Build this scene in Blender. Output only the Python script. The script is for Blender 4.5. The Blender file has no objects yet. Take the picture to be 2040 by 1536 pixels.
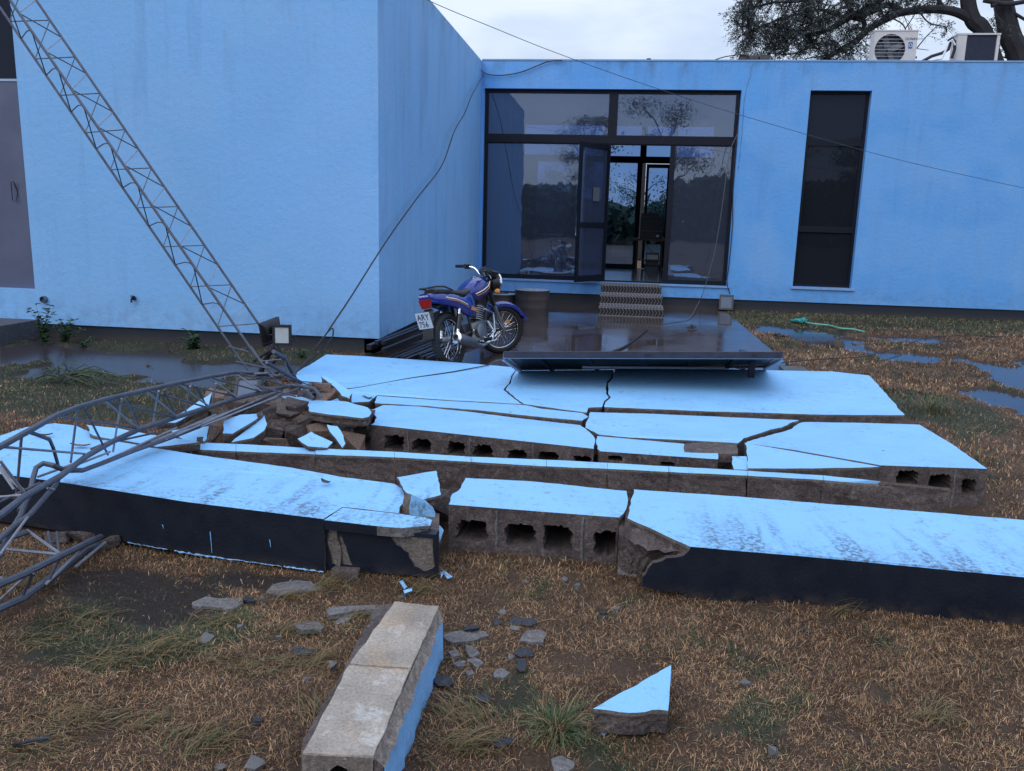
import bpy, bmesh, math, random
import numpy as np
from mathutils import Vector, Matrix, noise as mnoise
from mathutils.geometry import tessellate_polygon
random.seed(7); rng = np.random.default_rng(7)
SC = bpy.context.scene; COL = SC.collection
R = math.radians
# ------------------------------------------------------------------ camera
CAMH = 1.65; FPX = 1641.6
RV = Vector((0.99142512, 0.12796026, 0.02650287)); UV_ = Vector((-0.05093887, 0.19166593, 0.98013744)); FV = Vector((-0.12033894, 0.97308291, -0.19654057))
cam = bpy.data.cameras.new('camera'); camo = bpy.data.objects.new('camera', cam); COL.objects.link(camo)
m = Matrix((RV, UV_, -FV)).transposed().to_4x4(); m.translation = Vector((0, 0, CAMH)); camo.matrix_world = m
cam.sensor_width = 36; cam.lens = FPX / 2040 * 36; cam.clip_end = 1500; cam.clip_start = .05
SC.camera = camo
# ------------------------------------------------------------------ world, sun, exposure
SUN_EL, SUN_AZ = R(42), R(205)          # azimuth of the sun, clockwise from +Y
world = bpy.data.worlds.new('World'); SC.world = world; world.use_nodes = True
nt = world.node_tree; N = nt.nodes; L = nt.links; N.clear()
out = N.new('ShaderNodeOutputWorld'); b1 = N.new('ShaderNodeBackground'); b2 = N.new('ShaderNodeBackground'); mx = N.new('ShaderNodeMixShader')
sky = N.new('ShaderNodeTexSky'); sky.sky_type = 'NISHITA'; sky.sun_disc = False; sky.sun_elevation = SUN_EL; sky.sun_rotation = SUN_AZ
L.new(sky.outputs[0], b1.inputs[0]); b1.inputs[1].default_value = .07
tc = N.new('ShaderNodeTexCoord'); mp = N.new('ShaderNodeMapping'); mp.inputs['Scale'].default_value = (1, 1, 2.6)
nz = N.new('ShaderNodeTexNoise'); nz.inputs['Scale'].default_value = 2.1; nz.inputs['Detail'].default_value = 6; nz.inputs['Roughness'].default_value = .55
L.new(tc.outputs['Generated'], mp.inputs[0]); L.new(mp.outputs[0], nz.inputs[0])
cr = N.new('ShaderNodeValToRGB'); e = cr.color_ramp.elements
e[0].position = .36; e[0].color = (.40, .53, .78, 1); e[1].position = .58; e[1].color = (.76, .85, .98, 1)
L.new(nz.outputs[0], cr.inputs[0]); L.new(cr.outputs[0], b2.inputs[0])
sx = N.new('ShaderNodeSeparateXYZ'); L.new(tc.outputs['Generated'], sx.inputs[0]); gr_ = N.new('ShaderNodeMapRange'); gr_.inputs[1].default_value = 0; gr_.inputs[2].default_value = 1; gr_.inputs[3].default_value = .43; gr_.inputs[4].default_value = 1.08   # overcast sky: brighter towards the zenith
L.new(sx.outputs[2], gr_.inputs[0]); L.new(gr_.outputs[0], b2.inputs[1])
mx.inputs[0].default_value = .90
L.new(b1.outputs[0], mx.inputs[1]); L.new(b2.outputs[0], mx.inputs[2]); L.new(mx.outputs[0], out.inputs[0])
sl = bpy.data.lights.new('sun', 'SUN'); sl.energy = .55; sl.angle = R(50); sl.color = (1, .93, .86)
so = bpy.data.objects.new('sun', sl); COL.objects.link(so)
sd = Vector((math.sin(SUN_AZ) * math.cos(SUN_EL), math.cos(SUN_AZ) * math.cos(SUN_EL), math.sin(SUN_EL)))
so.rotation_euler = sd.to_track_quat('Z', 'Y').to_euler(); so.location = (0, 0, 30)
vs = SC.view_settings; vs.view_transform = 'Standard'; vs.look = 'None'; vs.gamma = 1; vs.use_curve_mapping = False; vs.exposure = 1.0
SC.cycles.max_bounces = 7; SC.cycles.transparent_max_bounces = 12; SC.cycles.use_denoising = True

# ------------------------------------------------------------------ survey helpers: sight line of a photo point met with a real plane
def ray(px, py): return (px - 1020) / FPX * RV - (py - 768) / FPX * UV_ + FV
def g(px, py, z=0.): d = ray(px, py); return d * ((z - CAMH) / d.z) + Vector((0, 0, CAMH))
def onY(px, py, Y): d = ray(px, py); return d * (Y / d.y) + Vector((0, 0, CAMH))
def onX(px, py, X): d = ray(px, py); return d * (X / d.x) + Vector((0, 0, CAMH))
def onP(px, py, P, n): d = ray(px, py); o = Vector((0, 0, CAMH)); return o + d * ((P - o).dot(n) / d.dot(n))

# ------------------------------------------------------------------ node materials
MATS = {}
class NB:
    def __init__(s, name):
        s.m = bpy.data.materials.new(name); s.m.use_nodes = True; s.t = s.m.node_tree; s.t.nodes.clear()
        s.out = s.t.nodes.new('ShaderNodeOutputMaterial'); s.p = s.t.nodes.new('ShaderNodeBsdfPrincipled'); s.t.links.new(s.p.outputs[0], s.out.inputs[0])
        s.pos = s.t.nodes.new('ShaderNodeNewGeometry').outputs['Position']
    def n(s, k, **kw):
        x = s.t.nodes.new(k)
        for a, b in kw.items(): setattr(x, a, b)
        return x
    def l(s, a, b):
        if isinstance(a, (int, float)): b.default_value = a
        elif isinstance(a, tuple): b.default_value = a if len(a) == len(b.default_value) else a + (1,)
        else: s.t.links.new(a, b)
    def noise(s, scale, detail=4, rough=.55, vec=None, map=None, dist=0):
        x = s.n('ShaderNodeTexNoise'); x.inputs['Scale'].default_value = scale; x.inputs['Detail'].default_value = detail; x.inputs['Roughness'].default_value = rough; x.inputs['Distortion'].default_value = dist
        v = vec or s.pos
        if map: q = s.n('ShaderNodeMapping'); q.inputs['Scale'].default_value = map; s.l(v, q.inputs[0]); v = q.outputs[0]
        s.l(v, x.inputs[0]); return x.outputs[0]
    def ramp(s, v, *st):
        x = s.n('ShaderNodeValToRGB'); r = x.color_ramp
        while len(r.elements) < len(st): r.elements.new(.5)
        for e, (p, c) in zip(r.elements, st):
            e.position = p; e.color = (c, c, c, 1) if isinstance(c, (int, float)) else tuple(c) + (1,)
        s.l(v, x.inputs[0]); return x.outputs[0]
    def mix(s, f, a, b, mode='MIX'):
        x = s.n('ShaderNodeMix', data_type='RGBA', blend_type=mode); s.l(f, x.inputs[0]); s.l(a, x.inputs[6]); s.l(b, x.inputs[7]); return x.outputs[2]
    def math(s, op, a, b=0., c=None):
        x = s.n('ShaderNodeMath', operation=op); s.l(a, x.inputs[0]); s.l(b, x.inputs[1])
        if c is not None: s.l(c, x.inputs[2])
        return x.outputs[0]
    def sep(s, v=None): x = s.n('ShaderNodeSeparateXYZ'); s.l(v or s.pos, x.inputs[0]); return x.outputs
    def rng(s, v, a, b, c=0., d=1.):
        x = s.n('ShaderNodeMapRange', interpolation_type='SMOOTHSTEP'); s.l(v, x.inputs[0])
        for i, q in enumerate((a, b, c, d)): x.inputs[i + 1].default_value = q
        return x.outputs[0]
    def bump(s, h, st=.3, dist=.01): x = s.n('ShaderNodeBump'); x.inputs[0].default_value = st; x.inputs[1].default_value = dist; s.l(h, x.inputs['Height']); s.l(x.outputs[0], s.p.inputs['Normal']); return x
    def done(s, key, col=None, rough=.6, spec=.5, metal=0.):
        if col is not None: s.l(col, s.p.inputs['Base Color'])
        s.l(rough, s.p.inputs['Roughness']); s.p.inputs['Specular IOR Level'].default_value = spec; s.l(metal, s.p.inputs['Metallic'])
        MATS[key] = s.m; return s.m

BLUE = (.205, .45, .80); BLUE2 = (.155, .33, .66)
def wall_paint(key='wall', BLUE=BLUE, nm='blue masonry paint'):
    b = NB(nm); z = b.sep()[2]
    big = b.noise(.9, 5, .6); c = b.mix(big, tuple(x * .92 for x in BLUE), tuple(x * 1.10 for x in BLUE))
    faded = b.ramp(b.noise(1.3, 4, .6, map=(1, 1, .5)), (.5, 0.), (.8, .35)); c = b.mix(faded, c, (.27, .44, .72))
    st = b.ramp(b.noise(3.2, 5, .62, map=(1.6, 1.6, .13)), (.54, 0.), (.70, 1.)); xx_ = b.sep()[0]; st = b.math('MULTIPLY', st, b.rng(z, .8, 4.7, .20, .55)); sidew = b.math('MULTIPLY', b.rng(xx_, -2.862, -2.8575), b.rng(xx_, -2.85, -2.854)); st2 = b.ramp(b.noise(2.6, 6, .68, map=(1, 1.2, .16), dist=.5), (.50, 0.), (.66, 1.)); st = b.math('MAXIMUM', st, b.math('MULTIPLY', b.math('MULTIPLY', st2, sidew), .6))
    c = b.mix(b.math('MULTIPLY', st, .42), c, (.10, .17, .33))
    top = b.math('MULTIPLY', b.rng(z, 4.35, 4.70), b.ramp(b.noise(5, 6, .65, map=(1, 1, .4)), (.46, 0.), (.66, .9))); c = b.mix(b.math('MULTIPLY', top, .5), c, (.07, .09, .12))
    base = b.math('MULTIPLY', b.rng(z, .75, .2), b.ramp(b.noise(7, 6, .65), (.42, 0.), (.75, .6))); c = b.mix(base, c, (.13, .2, .33))
    sp = b.ramp(b.noise(34, 3, .6), (.28, .88), (.40, 1.)); c = b.mix(1., c, sp, 'MULTIPLY'); c = b.mix(1., c, b.ramp(b.noise(160, 3, .8), (.3, .90), (.7, 1.07)), 'MULTIPLY')
    pat = b.ramp(b.noise(.55, 3, .5, map=(1, 1, 1.6)), (.48, 0.), (.56, .16)); c = b.mix(pat, c, (.30, .50, .78))
    fine = b.noise(90, 5, .7); rel = b.math('ADD', fine, b.math('MULTIPLY', b.noise(14, 4, .6), 1.2)); b.bump(rel, .75, .007)
    b.done(key, c, b.ramp(big, (.3, .55), (.7, .78)), .35)
wall_paint(); wall_paint('wallback', (.118, .355, .755), 'deeper blue masonry paint')
def slab_paint():
    b = NB('blue paint on fallen slabs'); x, y, z = b.sep()[0], b.sep()[1], b.sep()[2]
    big = b.noise(1.7, 5, .6); c = b.mix(big, (.185, .43, .75), (.25, .53, .86))
    st = b.ramp(b.noise(6.5, 3, .55, map=(1., .16, 1), dist=.25), (.53, 0.), (.64, 1.))
    spk = b.ramp(b.noise(45, 5, .72), (.44, 0.), (.56, 1.))
    ed = b.math('MULTIPLY', b.rng(y, 4.35, 3.55), b.rng(y, 3.15, 3.35)); st = b.math('MULTIPLY', b.math('MULTIPLY', st, ed), spk)
    rim = b.math('MULTIPLY', b.math('MULTIPLY', b.rng(y, 3.78, 3.58), b.rng(y, 3.15, 3.35)), b.ramp(b.noise(38, 5, .7), (.5, 0.), (.58, .8))); st = b.math('MAXIMUM', st, b.math('MULTIPLY', rim, .6))
    c = b.mix(b.math('MULTIPLY', st, .78), c, (.04, .05, .075))
    du = b.ramp(b.noise(6, 6, .7), (.5, 0.), (.8, .25)); c = b.mix(du, c, (.22, .3, .42))
    sc = b.ramp(b.noise(55, 4, .7, map=(1, .25, 1)), (.68, 0.), (.72, .5)); c = b.mix(sc, c, (.13, .16, .2)); mdd = b.math('MULTIPLY', b.ramp(b.noise(19, 6, .75), (.56, 0.), (.66, .62)), b.ramp(b.noise(1.6, 3, .5), (.42, .15), (.60, 1.))); c = b.mix(mdd, c, (.12, .105, .10)); vo = b.n('ShaderNodeTexVoronoi', feature='DISTANCE_TO_EDGE'); vo.inputs['Scale'].default_value = 3.2; dn_ = b.n('ShaderNodeVectorMath', operation='ADD'); nv_ = b.n('ShaderNodeTexNoise'); nv_.inputs['Scale'].default_value = 4; nv_.inputs['Detail'].default_value = 5; b.l(b.pos, nv_.inputs[0]); b.l(b.pos, dn_.inputs[0]); b.l(nv_.outputs[1], dn_.inputs[1]); b.l(dn_.outputs[0], vo.inputs[0]); crz = b.math('MULTIPLY', b.ramp(vo.outputs[0], (.0, .55), (.006, 0.)), b.ramp(b.noise(1.1, 2, .5), (.5, 0.), (.6, 1.))); c = b.mix(crz, c, (.10, .18, .28)); c = b.mix(1., c, b.ramp(b.noise(140, 3, .8), (.3, .90), (.7, 1.06)), 'MULTIPLY')
    b.bump(b.math('ADD', b.noise(80, 5, .7), b.noise(12, 3, .5)), .35, .005)
    b.done('slab', c, b.ramp(b.noise(4, 4, .6), (.35, .42), (.65, .62)), .4)
slab_paint()
def concrete(key, name, c0, c1, c2, rough=.8, bs=1., sc=1.):
    b = NB(name); c = b.mix(b.ramp(b.noise(5 * sc, 6, .65), (.3, 0.), (.7, 1.)), c0, c1)
    c = b.mix(b.ramp(b.noise(22 * sc, 5, .7), (.52, 0.), (.7, .8)), c, c2)
    c = b.mix(1., c, b.ramp(b.noise(75, 5, .85), (.34, .45), (.62, 1.3)), 'MULTIPLY')
    v = b.n('ShaderNodeTexVoronoi'); v.inputs['Scale'].default_value = 70; b.l(b.pos, v.inputs[0])
    c = b.mix(b.ramp(v.outputs[0], (.06, .8), (.13, 0.)), c, tuple(min(1, q * 1.7) for q in c2))
    b.bump(b.math('ADD', b.noise(38, 6, .8), b.math('MULTIPLY', b.noise(110, 4, .7), .6)), 1. * bs, .022)
    b.done(key, c, rough, .35)
concrete('conc', 'damp broken block concrete', (.066, .050, .050), (.185, .147, .142), (.27, .225, .215))
concrete('mortar', 'grey mortar', (.105, .10, .105), (.17, .16, .165), (.21, .20, .20), bs=.5)
concrete('mortar_dark', 'dark painted mortar chips', (.02, .024, .036), (.035, .04, .055), (.06, .065, .08), .6, .5)
concrete('render', 'plaster edge', (.13, .112, .102), (.20, .17, .15), (.27, .23, .205), bs=.5)
concrete('brown', 'brown wet block', (.13, .085, .066), (.19, .13, .105), (.12, .09, .08), bs=.5)
concrete('step', 'grey concrete step', (.06, .065, .08), (.095, .10, .12), (.12, .125, .14), .75, .4)
def beamtop():
    b = NB('lime stained beam concrete'); c = b.mix(b.ramp(b.noise(3.5, 5, .6), (.35, 0.), (.65, 1.)), (.29, .25, .215), (.48, .42, .365))
    c = b.mix(b.ramp(b.noise(6, 5, .6), (.55, 0.), (.75, .55)), c, (.50, .34, .22)); c = b.mix(b.ramp(b.noise(9, 6, .7), (.55, 0.), (.75, .75)), c, (.72, .71, .71))
    c = b.mix(1., c, b.ramp(b.noise(90, 5, .8), (.3, .55), (.58, 1.08)), 'MULTIPLY'); b.bump(b.math('ADD', b.noise(40, 6, .8), b.noise(150, 3, .8)), .7, .012); b.done('beamtop', c, .85, .3)
beamtop()
def black():
    b = NB('black bitumen paint'); c = b.mix(b.noise(6, 5, .7), (.002, .005, .013), (.006, .011, .024))
    c = b.mix(b.ramp(b.noise(60, 4, .8), (.70, 0.), (.75, .6)), c, (.22, .34, .5)); c = b.mix(b.math('MULTIPLY', b.rng(b.sep()[2], .09, 0.), b.ramp(b.noise(14, 5, .7), (.4, 0.), (.65, .7))), c, (.06, .045, .036)); b.bump(b.noise(70, 5, .7), .4, .005); b.done('black', c, b.ramp(b.noise(8, 4, .6), (.3, .38), (.7, .62)), .4)
black()
def plinth():
    b = NB('dark plinth paint'); c = b.mix(b.noise(5, 5, .7), (.010, .015, .026), (.022, .028, .040)); c = b.mix(b.math('MULTIPLY', b.rng(b.sep()[2], .12, 0.), .6), c, (.06, .05, .045)); b.bump(b.noise(60, 5, .7), .4, .005); b.done('plinth', c, .6, .4)
plinth()
def simple(key, name, col, rough=.5, metal=0., spec=.5, var=.15, bump=0., bs=40, coat=0.):
    b = NB(name); c = b.mix(b.noise(bs * .25, 4, .6), tuple(x * (1 - var) for x in col), tuple(min(1, x * (1 + var)) for x in col))
    if bump: b.bump(b.noise(bs, 4, .6), bump, .004)
    b.p.inputs['Coat Weight'].default_value = coat; b.done(key, c, b.ramp(b.noise(bs * .4, 3, .6), (.3, max(.03, rough * .8)), (.7, min(1, rough * 1.2))), spec, metal)
simple('frame', 'black window frame', (.005, .007, .016), .5, .0, .25)  # black frame tinted navy in place of blue haze over distant darks
simple('sill', 'weathered sill', (.20, .34, .56), .7, 0, .3, .3)
simple('steeldoor', 'galvanised grey door', (.10, .115, .19), .55, .3, .5, .35, .2, 6)
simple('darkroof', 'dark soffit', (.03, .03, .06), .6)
simple('int', 'interior wall', (.07, .085, .12), .8)
simple('ceil', 'interior ceiling', (.17, .19, .23), .8)
simple('tile', 'glazed floor tile', (.15, .165, .19), .12, 0, .6, .1)
simple('darkplastic', 'dark plastic', (.015, .016, .02), .4)
simple('greyplastic', 'grey plastic', (.10, .11, .13), .45)
simple('white', 'white paper', (.70, .71, .73), .6)
simple('plate', 'dusty number plate', (.46, .47, .50), .5, 0, .4, .2, 0, 60)
simple('wood', 'table wood', (.10, .055, .025), .5)
if 0: simple('mast', 'grey painted steel tube', (.12, .13, .19), .38, .45, .5, .3, .25, 30)
def mastmat(key, c0):
    b = NB('grey steel with rust ' + key); c = b.mix(b.ramp(b.noise(9, 5, .65), (.35, 0.), (.65, 1.)), tuple(q * .7 for q in c0), c0); c = b.mix(b.ramp(b.noise(13, 6, .75), (.58, 0.), (.66, .8)), c, (.085, .045, .032)); b.bump(b.noise(60, 4, .7), .4, .003); b.done(key, c, b.ramp(b.noise(20, 3), (.3, .38), (.7, .65)), .5, .25)
mastmat('mast', (.085, .10, .145)); mastmat('mastlit', (.25, .27, .33)); mastmat('railsteel', (.045, .045, .065))  # mastlit is a paler copy of mast, caught light put into its colour
if 0: simple('mastlit', 'lit copy of brace rod', (.21, .22, .28), .38, .5, .5, .3, .2, 30)
simple('rust', 'rusty steel', (.07, .035, .03), .6, .2, .4, .4, .4, 40)
simple('darksteel', 'dark steel angle', (.035, .035, .048), .4, .6, .5, .4, .2, 40)
simple('palesteel', 'pale painted steel', (.32, .42, .55), .45, .3)
simple('drum', 'rusty brown drum', (.05, .040, .040), .5, .2, .5, .4, .3, 18)
simple('drumtop', 'wet cement drum top', (.20, .25, .31), .3)
simple('tyre', 'tyre rubber', (.016, .016, .019), .6, 0, .35, .2, .2, 60)
simple('tread', 'old tyre tread', (.27, .25, .26), .62, 0, .4, .4, .4, 50)
simple('treadbase', 'worn tread groove', (.085, .075, .08), .6)
simple('alu', 'floodlight housing', (.022, .023, .03), .4, .3)
simple('chrome', 'chrome', (.62, .64, .68), .14, 1., .5, .05)
simple('dullalu', 'dull aluminium', (.22, .23, .25), .38, .9)
simple('bikeblue', 'blue motorcycle enamel', (.008, .022, .20), .2, 0, .5, .1, 0, 30, .6)
simple('bikeblack', 'black motorcycle parts', (.012, .012, .014), .35)
simple('vinyl', 'black vinyl seat', (.018, .018, .02), .5, 0, .4, .2, .2, 90)
simple('red', 'red lens', (.26, .012, .012), .12, 0, .6)
simple('cream', 'cream stripe', (.75, .70, .55), .3); simple('orange', 'orange decal', (.6, .22, .04), .35)
simple('ac', 'beige air conditioner enamel', (.56, .53, .52), .45, 0, .4, .1)
simple('acdark', 'condenser fins', (.045, .055, .095), .6); simple('acblue', 'blue badge', (.03, .15, .42), .3)
simple('foam', 'black pipe foam', (.02, .02, .03), .8)
simple('cable', 'black cable', (.012, .012, .016), .5)
simple('wirethin', 'weathered wire', (.035, .05, .09), .5)
simple('teal', 'teal rope', (.03, .33, .30), .5); simple('mint', 'green hose', (.13, .36, .27), .5)
simple('bark', 'tree bark', (.028, .026, .030), .85, 0, .3, .35, .9, 14)
simple('leaf', 'acacia leaf', (.050, .064, .060), .6, 0, .3, .45, 0, 3)
simple('leaf2', 'weed leaf', (.035, .075, .030), .5, 0, .4, .4, 0, 20)
simple('leaf3', 'distant foliage', (.030, .050, .028), .7, 0, .3, .5, 0, 1.5)
simple('stone', 'grey stone', (.10, .10, .105), .7, 0, .4, .35, .5, 40)
simple('scrap', 'dark scrap', (.03, .024, .024), .6)
def glass(key, name, tint, refl, col=(.82, .88, 1), veil=.05):  # even blue diffuse share mixed in as haze, lifts the dark reflections
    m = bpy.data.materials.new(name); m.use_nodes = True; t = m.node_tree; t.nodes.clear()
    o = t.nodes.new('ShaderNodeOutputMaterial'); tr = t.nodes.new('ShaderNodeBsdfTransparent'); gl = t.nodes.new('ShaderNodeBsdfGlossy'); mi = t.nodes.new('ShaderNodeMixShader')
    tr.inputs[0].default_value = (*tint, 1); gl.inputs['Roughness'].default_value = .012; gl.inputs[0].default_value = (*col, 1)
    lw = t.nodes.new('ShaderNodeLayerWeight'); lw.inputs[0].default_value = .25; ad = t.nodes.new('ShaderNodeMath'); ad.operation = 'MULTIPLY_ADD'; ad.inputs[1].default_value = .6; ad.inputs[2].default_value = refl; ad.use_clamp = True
    t.links.new(lw.outputs['Fresnel'], ad.inputs[0]); t.links.new(ad.outputs[0], mi.inputs[0]); t.links.new(tr.outputs[0], mi.inputs[1]); t.links.new(gl.outputs[0], mi.inputs[2]); df = t.nodes.new('ShaderNodeBsdfDiffuse'); df.inputs[0].default_value = (.42, .52, .72, 1); m2 = t.nodes.new('ShaderNodeMixShader'); m2.inputs[0].default_value = veil
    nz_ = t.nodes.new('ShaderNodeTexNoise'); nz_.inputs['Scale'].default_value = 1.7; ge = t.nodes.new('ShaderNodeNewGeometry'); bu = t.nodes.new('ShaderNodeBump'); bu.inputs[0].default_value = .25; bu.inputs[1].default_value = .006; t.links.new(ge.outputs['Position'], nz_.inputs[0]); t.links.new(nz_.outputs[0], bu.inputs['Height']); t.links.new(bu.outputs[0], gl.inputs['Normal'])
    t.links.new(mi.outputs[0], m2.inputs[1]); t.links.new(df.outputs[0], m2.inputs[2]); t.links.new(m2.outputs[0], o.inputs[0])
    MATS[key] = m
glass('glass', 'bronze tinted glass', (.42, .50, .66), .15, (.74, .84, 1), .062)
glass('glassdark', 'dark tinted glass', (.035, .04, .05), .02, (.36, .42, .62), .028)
glass('glassclear', 'far window glass', (.50, .62, .78), .02, veil=.02)
simple('lampdim', 'grey floodlight glass', (.11, .14, .20), .5, 0, .2)
def lamp_glass():
    b = NB('floodlight reflector glass'); c = b.mix(b.noise(16, 3), (.42, .46, .48), (.62, .66, .66)); b.done('lampglass', c, .12, .6, .3)
lamp_glass()
def pad():
    b = NB('wet brown concrete paving'); c = b.mix(b.noise(1.4, 6, .65), (.040, .030, .030), (.072, .054, .052)); c = b.mix(b.ramp(b.noise(10, 6, .7), (.5, 0.), (.75, .5)), c, (.04, .028, .028))
    wet = b.ramp(b.noise(.75, 5, .6), (.40, .03), (.60, .20)); b.bump(b.noise(3, 4, .6), .05, .003); b.done('pad', c, wet, .9)
pad()
def water(key, c0, c1):
    b = NB('rain water ' + key); c = b.mix(b.noise(2, 5, .6), c0, c1); b.bump(b.noise(6, 3, .5), .04, .003); b.done(key, c, .08, .45)
water('water', (.020, .019, .024), (.05, .045, .05)); water('mudwater', (.030, .024, .027), (.055, .045, .05))
for n_ in MATS['mudwater'].node_tree.nodes:
    if n_.type == 'BSDF_PRINCIPLED': n_.inputs['Roughness'].default_value = .16; n_.inputs['Specular IOR Level'].default_value = .14
def ground():
    b = NB('thatch and soil'); a = b.n('ShaderNodeVertexColor', layer_name='Col'); c = b.mix(1., a.outputs[0], b.ramp(b.noise(60, 6, .8), (.3, .45), (.65, 1.25)), 'MULTIPLY')
    b.bump(b.math('ADD', b.noise(45, 6, .8), b.noise(12, 4, .6)), 1., .03); b.done('ground', c, b.rng(a.outputs['Alpha'], 0., 1., .30, .9), .4)
ground()
def blade():
    b = NB('grass blades'); a = b.n('ShaderNodeVertexColor', layer_name='Col'); b.done('blade', a.outputs[0], .5, .35)
blade()

# ------------------------------------------------------------------ mesh builder
class MB:
    def __init__(s): s.v = []; s.f = []; s.m = []; s.mats = []; s.sm = []
    def mi(s, k):
        if k not in s.mats: s.mats.append(k)
        return s.mats.index(k)
    def add(s, vs, fs, k, smooth=False):
        o = len(s.v); s.v += [Vector(p) for p in vs]; i = s.mi(k)
        for f in fs: s.f.append([o + q for q in f]); s.m.append(i); s.sm.append(smooth)
    def box(s, x0, x1, y0, y1, z0, z1, k): s.add([(x, y, z) for x in (x0, x1) for y in (y0, y1) for z in (z0, z1)], [(0, 1, 3, 2), (4, 6, 7, 5), (0, 4, 5, 1), (2, 3, 7, 6), (0, 2, 6, 4), (1, 5, 7, 3)], k)
    def obox(s, c, ax, ay, az, k):
        c = Vector(c); s.add([c + Vector(ax) * i + Vector(ay) * j + Vector(az) * l for i in (-1, 1) for j in (-1, 1) for l in (-1, 1)], [(0, 1, 3, 2), (4, 6, 7, 5), (0, 4, 5, 1), (2, 3, 7, 6), (0, 2, 6, 4), (1, 5, 7, 3)], k)
    def tube(s, pts, r, k, n=8, cap=True, closed=False, flat=1.):
        pts = [Vector(p) for p in pts]; rr = r if isinstance(r, (list, tuple)) else [r] * len(pts); vs = []; fs = []; up = None; M = len(pts)
        for i, p in enumerate(pts):
            if closed: t = pts[(i + 1) % M] - pts[i - 1]
            else: t = pts[min(i + 1, M - 1)] - pts[max(i - 1, 0)]
            if t.length < 1e-9: t = Vector((0, 0, 1))
            t.normalize()
            if up is None: up = t.orthogonal().normalized() if abs(t.z) > .95 else t.cross(Vector((0, 0, 1))).normalized()
            up = (up - t * up.dot(t)); up = up.normalized() if up.length > 1e-6 else t.orthogonal().normalized(); w = t.cross(up)
            for j in range(n): a = 2 * math.pi * j / n; vs.append(p + (up * math.cos(a) + w * math.sin(a) * flat) * rr[i])
        for i in range(M if closed else M - 1):
            a = i * n; b = ((i + 1) % M) * n
            for j in range(n): fs.append((a + j, a + (j + 1) % n, b + (j + 1) % n, b + j))
        s.add(vs, fs, k, True)
        if cap and not closed: s.add(vs[:n], [list(range(n))[::-1]], k); s.add(vs[-n:], [list(range(n))], k)
    def lathe(s, prof, c, ax, k, n=24, smooth=True, cap=True):   # prof: (radius, height along ax)
        ax = Vector(ax).normalized(); u = ax.orthogonal().normalized(); w = ax.cross(u); c = Vector(c); vs = []; fs = []
        for r, h in prof:
            for j in range(n): a = 2 * math.pi * j / n; vs.append(c + ax * h + (u * math.cos(a) + w * math.sin(a)) * r)
        for i in range(len(prof) - 1):
            for j in range(n): fs.append((i * n + j, i * n + (j + 1) % n, (i + 1) * n + (j + 1) % n, (i + 1) * n + j))
        s.add(vs, fs, k, smooth)
        for e, i in ((0, 0), (1, len(prof) - 1)):
            if cap and prof[i][0] > 1e-4: s.add(vs[i * n:(i + 1) * n], [list(range(n))], k)
    def loft(s, rings, k, cap=True):
        n = len(rings[0]); vs = [p for r in rings for p in r]; fs = [(i * n + j, i * n + (j + 1) % n, (i + 1) * n + (j + 1) % n, (i + 1) * n + j) for i in range(len(rings) - 1) for j in range(n)]
        s.add(vs, fs, k, True)
        if cap: s.add(rings[0], [list(range(n))], k, True); s.add(rings[-1], [list(range(n))], k, True)
    def prism(s, poly, k, d):   # planar polygon list extruded by vector d
        n = len(poly); P = [Vector(p) for p in poly]; Q = [p + Vector(d) for p in P]
        tr = tessellate_polygon([P]); s.add(P, tr, k); s.add(Q, [t[::-1] for t in tr], k)
        s.add(P + Q, [(i, (i + 1) % n, n + (i + 1) % n, n + i) for i in range(n)], k)
    def build(s, name, parent=None, origin=None, xf=None, fixn=True, mesh_only=False, weld=True):
        if xf is not None: s.v = [xf @ p for p in s.v]
        po = parent_world(parent) if parent else Vector((0, 0, 0))
        if origin is None:
            if parent or not s.v: origin = po
            else:
                a = [min(p[i] for p in s.v) for i in range(3)]; b = [max(p[i] for p in s.v) for i in range(3)]; origin = Vector(((a[0] + b[0]) / 2, (a[1] + b[1]) / 2, a[2]))
        origin = Vector(origin)
        me = bpy.data.meshes.new(name); me.from_pydata([tuple(p - origin) for p in s.v], [], s.f)
        for k in s.mats: me.materials.append(MATS[k])
        me.polygons.foreach_set('material_index', s.m); me.polygons.foreach_set('use_smooth', s.sm)
        if fixn:
            bm = bmesh.new(); bm.from_mesh(me)
            if weld: bmesh.ops.remove_doubles(bm, verts=bm.verts, dist=1e-5)
            bmesh.ops.recalc_face_normals(bm, faces=bm.faces); bm.to_mesh(me); bm.free()
            if weld and any(s.sm):
                try: me.set_sharp_from_angle(angle=R(38))
                except Exception: pass
        if mesh_only: return me
        o = bpy.data.objects.new(name, me); COL.objects.link(o)
        if parent: o.parent = parent; o.location = origin - po
        else: o.location = origin
        return o
def parent_world(o):
    p = Vector((0, 0, 0))
    while o is not None: p = p + Vector(o.location); o = o.parent
    return p
def tag(o, label=None, cat=None, group=None, kind=None):
    for k, v in (('label', label), ('category', cat), ('group', group), ('kind', kind)):
        if v: o[k] = v
    return o
def empty(name, loc, label=None, cat=None, group=None):
    o = bpy.data.objects.new(name, None); o.empty_display_size = .2; COL.objects.link(o); o.location = loc; return tag(o, label, cat, group)
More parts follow.
